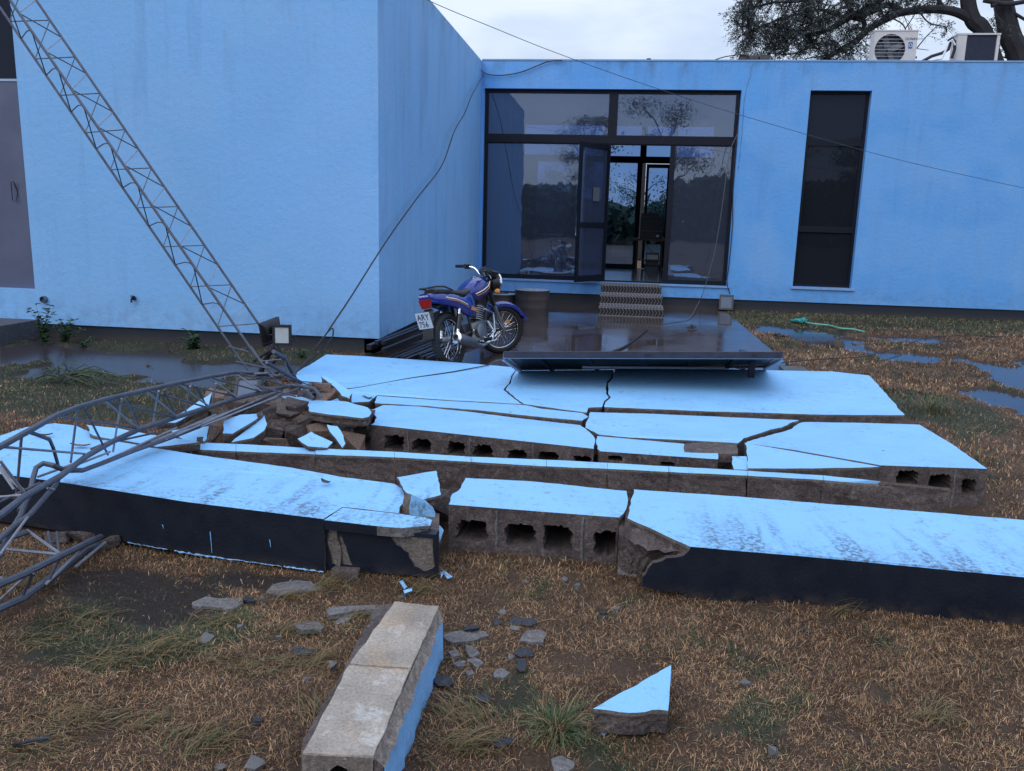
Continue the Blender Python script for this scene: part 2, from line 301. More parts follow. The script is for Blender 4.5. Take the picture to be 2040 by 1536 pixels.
def holed(outer, holes, to3, n_in, depth, k, mb, hole_depth=None, hole_k=None, back=False, k_side=None):
    """planar plate with real openings. outer/holes: lists of (u,v); to3 maps (u,v) to 3D; n_in: inward vector"""
    n_in = Vector(n_in); loops = [outer] + holes; flat = [[Vector((p[0], p[1], 0)) for p in l] for l in loops]; tr = tessellate_polygon(flat)
    P = [to3(*p) for l in loops for p in l]; mb.add(P, tr, k)
    if depth: mb.add([p + n_in * depth for p in P], [t[::-1] for t in tr], k)
    o = 0
    for li, l in enumerate(loops):
        n = len(l); q = P[o:o + n]; o += n
        dd = depth if (li == 0 or hole_depth is None) else hole_depth
        if not dd: continue
        q2 = [p + n_in * dd for p in q]; mb.add(q + q2, [(i, (i + 1) % n, n + (i + 1) % n, n + i) for i in range(n)], (k_side or k) if li == 0 or hole_k is None else hole_k)
        if li and back: mb.add(q2, tessellate_polygon([[Vector((p[0], p[1], 0)) for p in l]]), hole_k or k)
def rect(u0, u1, v0, v1): return [(u0, v0), (u1, v0), (u1, v1), (u0, v1)]
# ================================================================== BUILDING
D = 16.865; XL = -2.8575; YF = 9.7345; XE = -7.397; ZT = 4.703; ZB = .22; ZBF = .182; XR = 13.
bld = empty('office_building', (0, 13.3, 0), 'flat roofed blue painted office building with black plinth and tinted glass entrance', 'building')
# back facade with entrance opening and tall window opening
FX0, FX1, FZ0, FZ1 = -2.79, 2.157, .477, 4.19
WX0, WX1, WZ0, WZ1 = 3.424, 4.531, .52, 4.196
mb = MB(); f = lambda u, v: Vector((u, D, v))
holed(rect(XL, XR, ZB, ZT), [rect(FX0, FX1, FZ0, FZ1), rect(WX0, WX1, WZ0, WZ1)], f, (0, 1, 0), .24, 'wallback', mb)
mb.build('wall', bld)
mb = MB(); mb.box(XL, XR, D + .03, D + .22, -.1, ZB - .002, 'plinth'); mb.build('plinth', bld)
# coping skin on the parapet, thin and a little proud
mb = MB(); mb.box(XL + .01, XR, D - .012, D + .25, ZT + .002, ZT + .03, 'sill'); mb.build('coping', bld)
# side wall (runs from the front block to the facade)
mb = MB(); f = lambda u, v: Vector((XL, u, v)); holed(rect(YF + .241, D - .003, ZBF, ZT), [], f, (-1, 0, 0), .24, 'wall', mb); mb.build('wall', bld)
mb = MB(); mb.box(XL - .2, XL - .03, YF + .03, D, -.1, ZBF - .002, 'plinth'); mb.build('plinth', bld)
# front block face with steel door recess
DX1 = XE; DX0 = -10.2; DZ0 = .62; DZ1 = 4.5
mb = MB(); f = lambda u, v: Vector((u, YF, v))
holed(rect(-13, XL, ZBF, ZT), [rect(DX0, DX1, DZ0, DZ1)], f, (0, 1, 0), .24, 'wall', mb)
mb.build('wall', bld)
mb = MB(); mb.box(-13, XL - .03, YF + .03, YF + .2, -.1, ZBF - .002, 'plinth'); mb.build('plinth', bld)
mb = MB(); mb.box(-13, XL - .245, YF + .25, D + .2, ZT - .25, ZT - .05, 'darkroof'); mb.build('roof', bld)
# steel door, transom void and step
dr = MB(); dtop = onY(30, 163, YF + .1).z; dbot = onY(60, 590, YF + .1).z
dr.box(DX0, DX1 - .002, YF + .07, YF + .11, dbot + .06, dtop, 'steeldoor'); door = dr.build('steel_door', bld)
dr = MB(); dr.box(DX0, DX1 - .003, YF + .085, YF + .12, dbot - .05, dbot + .05, 'steeldoor'); dr.build('kick_plate', door)
hh = onY(28, 383, YF + .05); dr = MB(); dr.tube([hh + Vector((-.015, .02, .13)), hh + Vector((-.015, -.02, .12)), hh + Vector((-.015, -.02, -.1)), hh + Vector((.03, -.02, -.12)), hh + Vector((.035, .02, .0)), hh + Vector((.03, -.02, .12)), hh + Vector((-.01, -.02, .12))], .006, 'darksteel', 6); dr.build('handle', door)
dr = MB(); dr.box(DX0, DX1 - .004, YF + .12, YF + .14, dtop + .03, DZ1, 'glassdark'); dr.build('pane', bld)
dr = MB(); dr.box(DX0, DX1 - .004, YF + .06, YF + .14, dtop + .001, dtop + .029, 'palesteel'); dr.build('lintel', bld)
dr = MB(); dr.box(DX0, DX1, YF + .2, YF + .22, DZ0, DZ1, 'int'); dr.build('dark_backing', bld)
# roof behind parapet
mb = MB(); mb.box(XL, XR, D + .26, D + 6.3, ZT - .35, ZT - .15, 'int'); mb.build('roof', bld)
# interior room
RY = D + 6.1; RX1 = 2.75; ZFl = .44; ZC = 4.3
mb = MB(); mb.box(XL - .1, RX1, D + .241, RY, ZFl - .1, ZFl, 'tile')
fl = mb.build('floor', bld)
tm = MB(); tm.box(0, .56, 0, .56, 0, .006, 'tile'); tme = tm.build('tile', mesh_only=True, origin=(0, 0, 0))
for i in range(8):
    for j in range(9):
        o = bpy.data.objects.new('tile', tme); COL.objects.link(o); o.parent = fl; w = parent_world(fl); o.location = Vector((-1.6 + i * .57, D + .3 + j * .57, ZFl + .001)) - w
mb = MB(); mb.box(XL - .1, RX1, D + .241, RY, ZC, ZC + .05, 'ceil'); mb.build('ceiling', bld)
mb = MB(); mb.box(RX1, RX1 + .12, D + .241, RY + .2, -.1, ZT - .36, 'int'); mb.box(XL - .2, XL - .1, D + .241, RY + .2, -.1, ZT - .36, 'int'); mb.build('partition', bld)
mb = MB(); mb.box(RX1 + .12, XR, D + 3.5, D + 3.6, -.1, ZT - .36, 'int'); mb.box(RX1 + .12, XR, D + .241, D + 3.5, .3, .4, 'int'); mb.build('room_shell', bld)
# far wall with glazing openings
def fx(px): return onY(px, 300, RY).x
def fz(py, px=1250): return onY(px, py, RY).z
holes = []
zt0, zt1 = fz(311), fz(250); zb0, zb1 = fz(526), fz(324)
xs = [(1044, 1202), (1212, 1276), (1288, 1341), (1349, 1421)]
for a, b in xs: holes.append(rect(fx(a), fx(b), zt0, zt1))
ls = [(1072, 1141), (1150, 1203), (1213, 1272)]
for a, b in ls: holes.append(rect(fx(a), fx(b), zb0, zb1))
dx0, dx1 = fx(1282), fx(1340); holes.append(rect(dx0, dx1, ZFl + .01, zb1))
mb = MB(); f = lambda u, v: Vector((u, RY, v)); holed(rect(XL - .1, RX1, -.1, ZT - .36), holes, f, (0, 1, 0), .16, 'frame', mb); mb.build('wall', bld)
for h in holes[:-1]:
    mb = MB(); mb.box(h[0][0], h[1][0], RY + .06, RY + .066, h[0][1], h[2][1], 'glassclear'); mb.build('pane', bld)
# far door leaf standing ajar
mb = MB(); lx = dx1 - .02; zz0, zz1 = ZFl + .02, zb1 - .02; wd = (dx1 - dx0) - .13
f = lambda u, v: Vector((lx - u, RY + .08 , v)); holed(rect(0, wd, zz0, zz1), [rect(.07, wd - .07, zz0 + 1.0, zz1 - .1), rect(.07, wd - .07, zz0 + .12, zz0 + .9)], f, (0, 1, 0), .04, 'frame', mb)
fd = mb.build('door', bld); mb = MB(); mb.box(lx - wd + .07, lx - .07, RY + .1, RY + .105, zz0 + .12, zz1 - .1, 'glassclear'); mb.build('pane', fd)
# entrance glazing
GY = D + .10
def X(px, py=300): return onY(px, py, GY).x
def Z(py, px=1250): return onY(px, py, GY).z
uz0, uz1 = Z(270), Z(187); mz0, mz1 = Z(289), Z(270)
glz = MB(); FR = .075
xm0, xm1 = X(1209), X(1227); xr0, xr1 = X(1336), X(1346); xd0 = X(1160) ; xd1 = X(1213)
zl0 = FZ0 + .09; zl1 = Z(289)
holes = [rect(FX0 + FR, xm0, uz0, uz1), rect(xm1, FX1 - FR, uz0, uz1), rect(FX0 + FR, xd0, zl0, zl1), rect(xr1, FX1 - FR, zl0, zl1), rect(xd0 + .06, xr0, FZ0 + .03, zl1)]
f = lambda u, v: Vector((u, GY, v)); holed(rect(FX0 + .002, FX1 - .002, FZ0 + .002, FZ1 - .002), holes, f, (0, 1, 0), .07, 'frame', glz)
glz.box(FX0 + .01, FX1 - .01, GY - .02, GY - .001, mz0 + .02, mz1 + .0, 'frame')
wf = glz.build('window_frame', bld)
for h in holes[:4]:
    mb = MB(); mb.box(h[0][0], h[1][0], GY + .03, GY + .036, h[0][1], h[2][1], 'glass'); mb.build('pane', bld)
# glazed strip beside doorway (fixed bar) and open door leaf hinged at left jamb of the opening, swung outwards
hx = X(1214); mb = MB(); mb.box(hx - .05, hx + .03, GY + .001, GY + .06, FZ0 + .03, zl1, 'frame'); mb.build('door_post', bld)
A = Vector((hx - .02, GY - .03, 0)); th = R(238); dv = Vector((math.cos(th), math.sin(th), 0)); W = 1.0; nn = Vector((-dv.y, dv.x, 0))
f = lambda u, v: A + dv * u + Vector((0, 0, v)); mb = MB(); z0, z1 = FZ0 + .03, zl1 - .02; zm = Z(450)
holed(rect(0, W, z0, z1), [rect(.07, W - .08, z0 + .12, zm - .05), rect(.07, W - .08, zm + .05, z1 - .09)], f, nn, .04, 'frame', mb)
leaf = mb.build('door', bld)
for (a, b) in ((z0 + .12, zm - .05), (zm + .05, z1 - .09)):
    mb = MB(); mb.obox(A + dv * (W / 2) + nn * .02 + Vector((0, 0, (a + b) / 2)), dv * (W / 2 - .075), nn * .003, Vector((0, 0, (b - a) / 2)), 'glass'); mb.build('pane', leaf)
mb = MB(); hp = A + dv * (W - .05) - nn * .03; mb.tube([hp + Vector((0, 0, zm - .22)) + nn * .03, hp + Vector((0, 0, zm - .2)), hp + Vector((0, 0, zm + .2)), hp + Vector((0, 0, zm + .22)) + nn * .03], .012, 'chrome', 6); mb.build('handle', leaf)
mb = MB(); mb.obox(A + dv * .42 + nn * .045 + Vector((0, 0, Z(390))), dv * .11, nn * .001, Vector((0, 0, .13)), 'greyplastic'); tag(mb.build('paper_notice'), 'blank white paper notice stuck on the open glass door leaf', 'notice')  # white paper, its dimness behind the glass put into a grey colour
# entrance threshold sill
mb = MB(); mb.box(FX0, FX1 + .06, D - .03, D + .1, FZ0 - .035, FZ0 - .002, 'sill'); mb.build('sill', bld)
for k_, pts_, r_ in (('sill', ((1497, 124), (1492, 150), (1484, 182), (1478, 230), (1474, 300), (1468, 380), (1462, 450), (1452, 530), (1446, 572)), .006), ('darkplastic', ((1500, 126), (1494, 152), (1485, 190), (1480, 236), (1475, 300), (1469, 350)), .004)):
    mb = MB(); P_ = [onY(x, y, D - .001) + Vector((random.uniform(-.012, .012), 0, 0)) for x, y in pts_]; P2 = []
    for a_, b_ in zip(P_[:-1], P_[1:]): P2 += [a_.lerp(b_, t) + Vector((random.uniform(-.008, .008), 0, 0)) for t in (0, .25, .5, .75)]
    mb.tube(P2, [r_ * random.uniform(.2, 1.3) for _ in P2], k_, 5); mb.build('crack', bld)
# tall dark window
mb = MB(); za, zb_ = onY(1640, 290, GY).z, onY(1640, 278, GY).z; zc, zd = onY(1600, 462, GY).z, onY(1600, 450, GY).z
holes = [rect(WX0 + .05, WX1 - .05, zb_, WZ1 - .05), rect(WX0 + .07, WX1 - .07, zd, za), rect(WX0 + .05, WX1 - .05, WZ0 + .05, zc)]
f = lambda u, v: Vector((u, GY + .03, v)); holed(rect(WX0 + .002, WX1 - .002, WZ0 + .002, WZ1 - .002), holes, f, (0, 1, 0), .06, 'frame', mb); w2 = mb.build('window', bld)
for h in holes:
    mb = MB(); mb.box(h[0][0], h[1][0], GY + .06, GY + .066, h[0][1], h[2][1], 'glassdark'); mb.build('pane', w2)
mb = MB(); mb.box(WX0 - .03, WX1 + .06, D - .035, D + .1, WZ0 - .045, WZ0 - .002, 'sill'); mb.build('sill', bld)
# concrete front step at the steel door
p = g(72, 690, 0); mb = MB(); mb.box(-12, onY(78, 640, YF).x, p.y - .05, YF + .02, -.05, onY(60, 636, YF).z, 'step'); tag(mb.build('concrete_step'), 'low grey concrete step below the steel door at far left', 'step')
# wall fittings
for (px, py, r, lab) in ((89, 596, .045, 'round grey pipe outlet on blue wall beside the steel door'), (268, 594, .025, 'small dark wall tap on the middle of the front blue wall')):
    c = onY(px, py, YF); mb = MB(); mb.lathe([(r, .0), (r, -.03), (r * .8, -.05), (r * .75, -.05), (r * .7, -.01), (.001, -.01)], c, (0, 1, 0), 'dullalu' if r > .03 else 'darksteel', 16)
    if r < .03: mb.tube([c + Vector((0, -.04, 0)), c + Vector((0, -.07, -.01)), c + Vector((0, -.075, -.05))], .012, 'darksteel', 8); mb.box(c.x - .03, c.x + .03, c.y - .05, c.y - .035, c.z + .025, c.z + .035, 'darksteel')
    tag(mb.build('pipe_outlet' if r > .03 else 'wall_tap'), lab, 'pipe' if r > .03 else 'tap')
# ---- step stair clad in tyre tread
p0 = g(1192, 628, .02); p1 = g(1320, 629, .02); x0, x1 = p0.x, p1.x; yb = p0.y; stp = empty('entrance_steps', ((x0 + x1) / 2, D - .2, .02), 'short entrance steps clad in old tyre tread below the open door', 'steps')
zs = [.02, .17, .32, .47]; run = (D - .02 - yb) / 3
for i in range(3):
    mb = MB(); mb.box(x0, x1, yb + i * run, D - .015, zs[i] + (.002 if i else 0), zs[i + 1], 'tyre'); st = mb.build('step', stp)
    mb = MB(); n = 20; w = (x1 - x0) / n
    for j in range(n):
        for (side, o1) in ((0, 1), (1, -1)):
            a = zs[i] + .015 + side * .065; xx = x0 + j * w + w * .5
            mb.obox((xx, yb + i * run - .008, a + .03), (w * .17, 0, .012 * o1), (0, .008, 0), (w * .26 * o1, 0, .028), 'tread')
        for (side, o1) in ((0, 1), (1, -1)):
            xx = x0 + j * w + w * .5; yy = yb + i * run + .03 + side * run * .45
            mb.obox((xx, yy + run * .2, zs[i + 1] + .006), (w * .20, .010 * o1, 0), (0, 0, .006), (w * .30 * o1, run * .18, 0), 'tread')
    for a in (0, 1): mb.box(x0, x1, yb + i * run - .012, yb + i * run - .001, zs[i] + .135 * a + .003, zs[i] + .135 * a + .012, 'tread')
    o = mb.build('tread_pattern', st); o['kind'] = 'stuff'
# ---- AC units
def ac(px0, py0, px1, py1, Y, name, lab, front):
    a = onY(px0, py1, Y); b = onY(px1, py0, Y); x0, x1 = a.x, b.x; z0 = ZT + .03 - .03; z1 = b.z; d = .3
    r = empty(name, ((x0 + x1) / 2, Y + d / 2, z0), lab, 'air conditioner', 'air conditioner units on the parapet')
    w = x1 - x0; h = z1 - z0
    mb = MB()
    if front:
        cx, cz, rr = x0 + w * .38, z0 + h * .49, h * .43
        circ = [(cx + rr * math.cos(t), cz + rr * math.sin(t)) for t in np.linspace(0, 2 * math.pi, 33)[:-1]]
        holed(rect(x0, x1, z0, z1), [circ], lambda u, v: Vector((u, Y, v)), (0, 1, 0), d, 'ac', mb, hole_depth=.12, hole_k='acdark', back=True)
        mb.box(x0 - .01, x1 + .01, Y - .01, Y + d + .01, z1 + .001, z1 + .02, 'ac'); mb.build('case', r)
        mb = MB()
        for i in range(9): zz = cz - rr + (i + .5) * rr * 2 / 9; hw = math.sqrt(max(.0001, rr * rr - (zz - cz) ** 2)); mb.tube([(cx - hw, Y - .006, zz), (cx + hw, Y - .006, zz)], .0035, 'ac', 6)
        for k in (.35, .7, 1.): mb.tube([(cx + rr * k * math.cos(t), Y - .001, cz + rr * k * math.sin(t)) for t in np.linspace(0, 2 * math.pi, 25)[:-1]], .003, 'greyplastic', 4, closed=True)
        mb.build('grille', r)
        mb = MB(); mb.lathe([(.001, -.02), (.04, -.015), (.045, .05)], (cx, Y + .03, cz), (0, 1, 0), 'greyplastic', 12)
        for k in range(4):
            t = k * math.pi / 2 + .4; u = Vector((math.cos(t), 0, math.sin(t))); q = Vector((-math.sin(t), .35, math.cos(t))); mb.obox(Vector((cx, Y + .07, cz)) + u * rr * .5, u * rr * .42, q * .05, q.cross(u) * .004, 'greyplastic')
        mb.build('fan', r)
        mb = MB(); mb.box(x0 + w * .80, x0 + w * .895, Y - .006, Y - .001, z0 + h * .52, z0 + h * .70, 'acblue'); bd = mb.build('badge', r)
        mb = MB(); mb.lathe([(.028, 0), (.028, .002), (.018, .002), (.018, 0)], (x0 + w * .848, Y - .007, z0 + h * .61), (0, -1, 0), 'white', 16); mb.build('emblem', bd)
        text('lettering', 'DUNAVOX', (x0 + w * .715, Y - .004, z0 + h * .755), .062, (R(90), 0, 0), 'darkplastic', r)
        for k in (.12, .3): mb = MB(); mb.lathe([(.022, 0), (.022, .05)], (x1 - .0, Y + .1, z0 + h * k), (1, 0, 0), 'darksteel', 10); mb.build('valve', r)
    else:
        mb.box(x0, x0 + w * .22, Y, Y + d, z0, z1 - .03, 'ac'); mb.box(x0 - .012, x1 + .005, Y - .01, Y + d, z1 - .03, z1, 'ac'); mb.box(x1 - w * .07, x1, Y, Y + d, z0, z1 - .031, 'ac'); mb.box(x0, x1, Y, Y + d, z0 - .0, z0 + .02, 'ac'); mb.build('case', r)
        mb = MB(); mb.box(x0 + w * .22 + .001, x1 - w * .07 - .001, Y + .03, Y + d - .02, z0 + .021, z1 - .031, 'acdark')
        for i in range(40): xx = x0 + w * .225 + i * (w * .70) / 40; mb.box(xx, xx + .004, Y + .015, Y + .03, z0 + .022, z1 - .032, 'acdark')
        mb.build('condenser', r)
    return r
def text(name, s, loc, size, rot, mk, parent=None, ext=.0012, align='LEFT', xs=1.):
    c = bpy.data.curves.new(name, 'FONT'); c.body = s;  c.size = size; c.extrude = ext; c.align_x = align; c.resolution_u = 2; t_ = bpy.data.objects.new(name, c); me = bpy.data.meshes.new_from_object(t_); bpy.data.objects.remove(t_); bpy.data.curves.remove(c); me.materials.clear(); me.materials.append(MATS[mk]); o = bpy.data.objects.new(name, me); COL.objects.link(o)
    if parent: o.parent = parent; o.location = Vector(loc) - parent_world(parent)
    else: o.location = loc
    o.rotation_euler = rot; o.scale = (xs, 1, 1); return o
AY = D + .5
ac(1738, 62, 1830, 121, AY, 'air_conditioner', 'beige air conditioner with round fan grille and blue badge on parapet', True)
ac(1902, 66, 1994, 124, AY, 'air_conditioner', 'beige air conditioner with exposed dark condenser fins on parapet', False)
mb = MB(); q = [onY(a, b, AY - .1) for a, b in ((1838, 122), (1856, 112), (1876, 106), (1890, 98), (1893, 86), (1890, 80), (1896, 76), (1902, 82), (1902, 98), (1896, 116))]; mb.tube(q, .028, 'foam', 8)
q = [onY(a, b, AY - .16) for a, b in ((1852, 122), (1866, 118), (1876, 117), (1884, 100), (1890, 84), (1897, 79), (1903, 90))]; mb.tube(q, .018, 'white', 8)
tag(mb.build('pipe_bundle'), 'black and white insulated pipes looping into the finned air conditioner', 'pipes')
for i, (a, b, h) in enumerate(((1474, 1492, 14), (1494, 1512, 11), (1514, 1534, 13))):
    p = onY(a, 120, D + .12); q = onY(b, 120, D + .12); mb = MB(); hgt = h / 97.; w = q.x - p.x
    pts = [Vector((p.x + w * u + random.uniform(-.02, .02), p.y + v * .2 + random.uniform(-.02, .02), ZT + .03 + hgt * t * random.uniform(.7, 1))) for u in (0, .5, 1) for v in (0, 1) for t in (0, 1)]
    bm = bmesh.new(); [bm.verts.new(x) for x in pts]; bmesh.ops.convex_hull(bm, input=bm.verts); bm.verts.index_update(); mb.add([v.co for v in bm.verts], [[v.index for v in f_.verts] for f_ in bm.faces], 'scrap'); bm.free()
    tag(mb.build('loose_stone'), ('leftmost', 'middle', 'rightmost')[i] + ' of three dark stones lying on the parapet above the glass entrance', 'stone', 'dark stones on the parapet')
# ---- interior furniture
IY = D + 4.6
def ix(px): return onY(px, 450, IY).x
def iz(py): return onY(1295, py, IY).z
tb = empty('side_table', ((ix(1268) + ix(1325)) / 2, IY + .25, ZFl), 'wooden side table under the printer inside the doorway', 'table')
mb = MB(); mb.box(ix(1264), ix(1328), IY, IY + .55, iz(480), iz(476), 'wood'); mb.build('tabletop', tb)
for x in (ix(1272), ix(1322)):
    for y in (IY + .05, IY + .5): mb = MB(); mb.tube([(x, y, ZFl + .005), (x, y, iz(480) - .002)], .022, 'wood', 8); mb.build('leg', tb)
mb = MB(); mb.box(ix(1272), ix(1322), IY + .03, IY + .06, iz(520), iz(517), 'wood'); mb.build('rail', tb)
pr = empty('printer', ((ix(1298)), IY + .25, iz(476)), 'dark office printer standing on the wooden table inside the doorway', 'printer')
mb = MB(); x0, x1 = ix(1276), ix(1322); z0, z1 = iz(475.5), iz(432); mb.box(x0, x1, IY + .05, IY + .5, z0, z1, 'darkplastic'); mb.box(x0 + .01, x1 - .01, IY + .03, IY + .049, z0 + .18, z0 + .2, 'greyplastic'); mb.build('body', pr)
mb = MB(); mb.box(x0 + .02, x1 - .12, IY + .1, IY + .45, z1 + .002, z1 + .09, 'darkplastic'); mb.build('scanner_lid', pr)
mb = MB(); mb.box(x1 - .17, x1 - .1, IY + .03, IY + .049, z0 + .04, z0 + .1, 'white'); mb.build('control_panel', pr)
mb = MB(); mb.box(ix(1290), ix(1318), IY + .15, IY + .5, iz(552), iz(528), 'darkplastic'); mb.box(ix(1292), ix(1316), IY + .14, IY + .149, iz(545), iz(532), 'greyplastic'); tag(mb.build('computer_case'), 'black computer case on the floor below the wooden table', 'computer')
mb = MB(); mb.box(ix(1291), ix(1317), IY + .17, IY + .45, iz(527), iz(503), 'greyplastic'); mb.box(ix(1293), ix(1315), IY + .165, IY + .169, iz(520), iz(508), 'white'); tag(mb.build('paper_box'), 'pale grey box stacked on the black computer case', 'box')
CY = D + 2.6
for (px, py, lab) in ((1098, 466, 'small round cafe table behind left glass pane, the further left'), (1128, 510, 'low round stool table behind left glass pane beside the door leaf')):
    c = onY(px, py, CY); t = empty('round_table', (c.x, c.y, ZFl), lab, 'table'); mb = MB(); mb.lathe([(.3, -.03), (.31, -.02), (.31, 0), (.3, .003)], c, (0, 0, 1), 'white', 24); mb.build('tabletop', t)
    mb = MB(); mb.tube([(c.x, c.y, ZFl + .02), (c.x, c.y, c.z - .03)], .03, 'darksteel', 8); mb.lathe([(.22, 0), (.2, .02), (.04, .04)], (c.x, c.y, ZFl + .008), (0, 0, 1), 'darksteel', 16); mb.build('pedestal', t)
# ================================================================== PAVING
mb = MB(); PX0, PX1, PY0 = XL - .02, 2.12, 8.75; mb.box(PX0, PX1, PY0, D + .03, -.12, .02, 'pad'); tag(mb.build('concrete_paving'), 'wet brown concrete paving before the entrance', kind='structure')
# ================================================================== GROUND + GRASS
def vnoise(x, y, seed):
    xi = np.floor(x).astype(np.int64); yi = np.floor(y).astype(np.int64); fx_ = x - xi; fy_ = y - yi; fx_ = fx_ * fx_ * (3 - 2 * fx_); fy_ = fy_ * fy_ * (3 - 2 * fy_)
    def h(a, b):
        n = (a * 374761393 + b * 668265263 + seed * 1442695041) & 0x7fffffff; n = ((n ^ (n >> 13)) * 1274126177) & 0x7fffffff; return ((n ^ (n >> 16)) & 0xffff) / 65535.
    return (h(xi, yi) * (1 - fx_) + h(xi + 1, yi) * fx_) * (1 - fy_) + (h(xi, yi + 1) * (1 - fx_) + h(xi + 1, yi + 1) * fx_) * fy_
def fbm(x, y, sc, seed, o=4):
    s = 0; a = 1; t = 0
    for i in range(o): s = s + a * vnoise(x * sc * 2 ** i + 31.7 * i, y * sc * 2 ** i + 11.3 * i, seed + i); t += a; a *= .55
    return s / t
def sm(x, a, b): t = np.clip((x - a) / (b - a), 0, 1); return t * t * (3 - 2 * t)
PUD = []   # puddle ellipses (cx, cy, rx, ry, rot)
def pud(px, py, w, h):
    c = g(px, py); a = g(px - w, py); b = g(px, py - h); PUD.append((c.x, c.y, (c - a).length, (b - c).length))
for q in ((1600, 666, 110, 16), (1700, 690, 90, 16), (1850, 680, 90, 12), (1810, 708, 130, 14), (1930, 720, 80, 14), (2010, 795, 75, 34), (2080, 760, 130, 50), (1760, 672, 60, 8)): pud(*q)
MUD = []
for q in ((60, 700, 190, 26), (230, 722, 170, 26), (400, 735, 200, 20), (560, 735, 120, 14), (-60, 715, 160, 30)):
    c = g(q[0], q[1]); MUD.append((c.x, c.y, (c - g(q[0] - q[2], q[1])).length, (g(q[0], q[1] - q[3]) - c).length))
MUD2 = []
for q in ((330, 1205, 130, 45), (240, 1170, 120, 30), (520, 1165, 150, 16), (800, 700, 60, 30)):
    c = g(q[0], q[1]); MUD2.append((c.x, c.y, (c - g(q[0] - q[2], q[1])).length, (g(q[0], q[1] - q[3]) - c).length))
def ell(L_, x, y):
    mval = np.full(np.shape(x), -9.)
    for (cx, cy, rx, ry) in L_: mval = np.maximum(mval, 1 - np.sqrt(((x - cx) / rx) ** 2 + ((y - cy) / ry) ** 2))
    return mval
def wetmask(x, y):
    e = np.maximum(ell(PUD, x, y), ell(MUD, x, y)); e = e + (fbm(x, y, 2.4, 5, 6) - .5) * 2.1; return sm(e - .22 * (x > 0), .0, .2)
def mudmask(x, y): return sm(ell(MUD2, x, y) + (fbm(x, y, 4, 9) - .5) * .8, -.1, .25)
def gheight(x, y):
    h = .010 + (fbm(x, y, 2.2, 21) - .5) * .03 + (fbm(x, y, 9, 22) - .5) * .018
    h = h - wetmask(x, y) * .05
    inside = (x > PX0 - .02) & (x < PX1 + .01) & (y > PY0 - .02) | (y > D - .05) & (x > XL - .3) & (x < XR + .2) & (y < D + 6.4) | (y > YF - .02) & (x < XL + .02) & (x > -13.2) & (y < D + 6.4)
    return np.where(inside, -.14, h)
def greenness(x, y):
    n = fbm(x, y, .9, 40, 5) * .6 + fbm(x, y, 3.5, 41, 3) * .4
    b = .02 + .42 * sm(y, 13.3, 15.8) * (x > 1.5) + .38 * sm(x, -3.0, -3.8) * sm(y, 5.4, 6.3) - .30 * sm(np.abs(y - 5.4), .7, .0) * (x < -2.5) + .07 * sm(x, .8, 2.2) * sm(y, 4.2, 3.0) + .06 * sm(x, -.9, -1.8) * sm(y, 3.4, 2.6)
    e = ell([(3.1, 8.0, .55, 1.0), (-1.9, 2.9, .5, .35)], x, y); b = b + .35 * sm(e, -.2, .5)
    n2 = fbm(x, y, 7, 45, 3); return sm(n * .75 + n2 * .25 + b, .56, .66)
def ax(segs):
    o = []
    for a, b, n in segs: o += list(np.linspace(a, b, n, endpoint=False))
    return np.array(o + [segs[-1][1]])
gx = ax([(-320, -60, 14), (-60, -14, 24), (-14, -7, 70), (-7, 7.5, 300), (7.5, 14, 80), (14, 60, 24), (60, 320, 14)]); gy = ax([(-320, -40, 14), (-40, .5, 40), (.5, 6, 130), (6, 17, 190), (17, 50, 24), (50, 420, 20)])
GX, GY_ = np.meshgrid(gx, gy); GZ = gheight(GX, GY_); nx, ny = len(gx), len(gy)
me = bpy.data.meshes.new('ground'); me.vertices.add(nx * ny); me.vertices.foreach_set('co', np.stack([GX, GY_, GZ], -1).reshape(-1).astype(np.float32))
ii = np.arange(nx * ny).reshape(ny, nx); q = np.stack([ii[:-1, :-1], ii[:-1, 1:], ii[1:, 1:], ii[1:, :-1]], -1).reshape(-1, 4)
me.loops.add(q.size); me.loops.foreach_set('vertex_index', q.reshape(-1).astype(np.int32)); me.polygons.add(len(q)); me.polygons.foreach_set('loop_start', np.arange(0, q.size, 4, dtype=np.int32)); me.update(calc_edges=True); me.validate()
wm = wetmask(GX, GY_); mm = mudmask(GX, GY_); gr = greenness(GX, GY_)
straw = np.array([.108, .062, .038]); green = np.array([.040, .044, .026]); mud = np.array([.040, .030, .027])
c = straw * (1 - gr[..., None]) + green * gr[..., None]; c = c * (.55 + .7 * fbm(GX, GY_, 5, 50)[..., None]); w_ = np.clip(wm + mm, 0, 1)[..., None]; c = c * (1 - w_) + mud * w_
ca = me.color_attributes.new('Col', 'FLOAT_COLOR', 'POINT'); ca.data.foreach_set('color', np.concatenate([c, 1 - .9 * w_], -1).reshape(-1).astype(np.float32))
me.materials.append(MATS['ground']); me.polygons.foreach_set('use_smooth', [True] * len(me.polygons)); o = bpy.data.objects.new('ground', me); COL.objects.link(o); tag(o, 'dry trampled grass ground around the office', kind='structure')
def sheet(name, L_, z, key, lab):
    bm = bmesh.new(); x0 = min(a[0] - a[2] * 1.5 for a in L_); x1 = max(a[0] + a[2] * 1.5 for a in L_); y0 = min(a[1] - a[3] * 1.6 for a in L_); y1 = max(a[1] + a[3] * 1.6 for a in L_)
    if x0 < 0: y1 = min(y1, YF - .0); x1 = min(x1, PX0 - .0)
    if x1 > 3: y1 = min(y1, D); x0 = max(x0, PX1 + .003)
    vs_ = [bm.verts.new((x, y, z)) for x, y in ((x0, y0), (x1, y0), (x1, y1), (x0, y1))]; bm.faces.new(vs_); me = bpy.data.meshes.new(name); bm.to_mesh(me); me.materials.append(MATS[key]); o = bpy.data.objects.new(name, me); COL.objects.link(o); tag(o, lab, kind='structure')
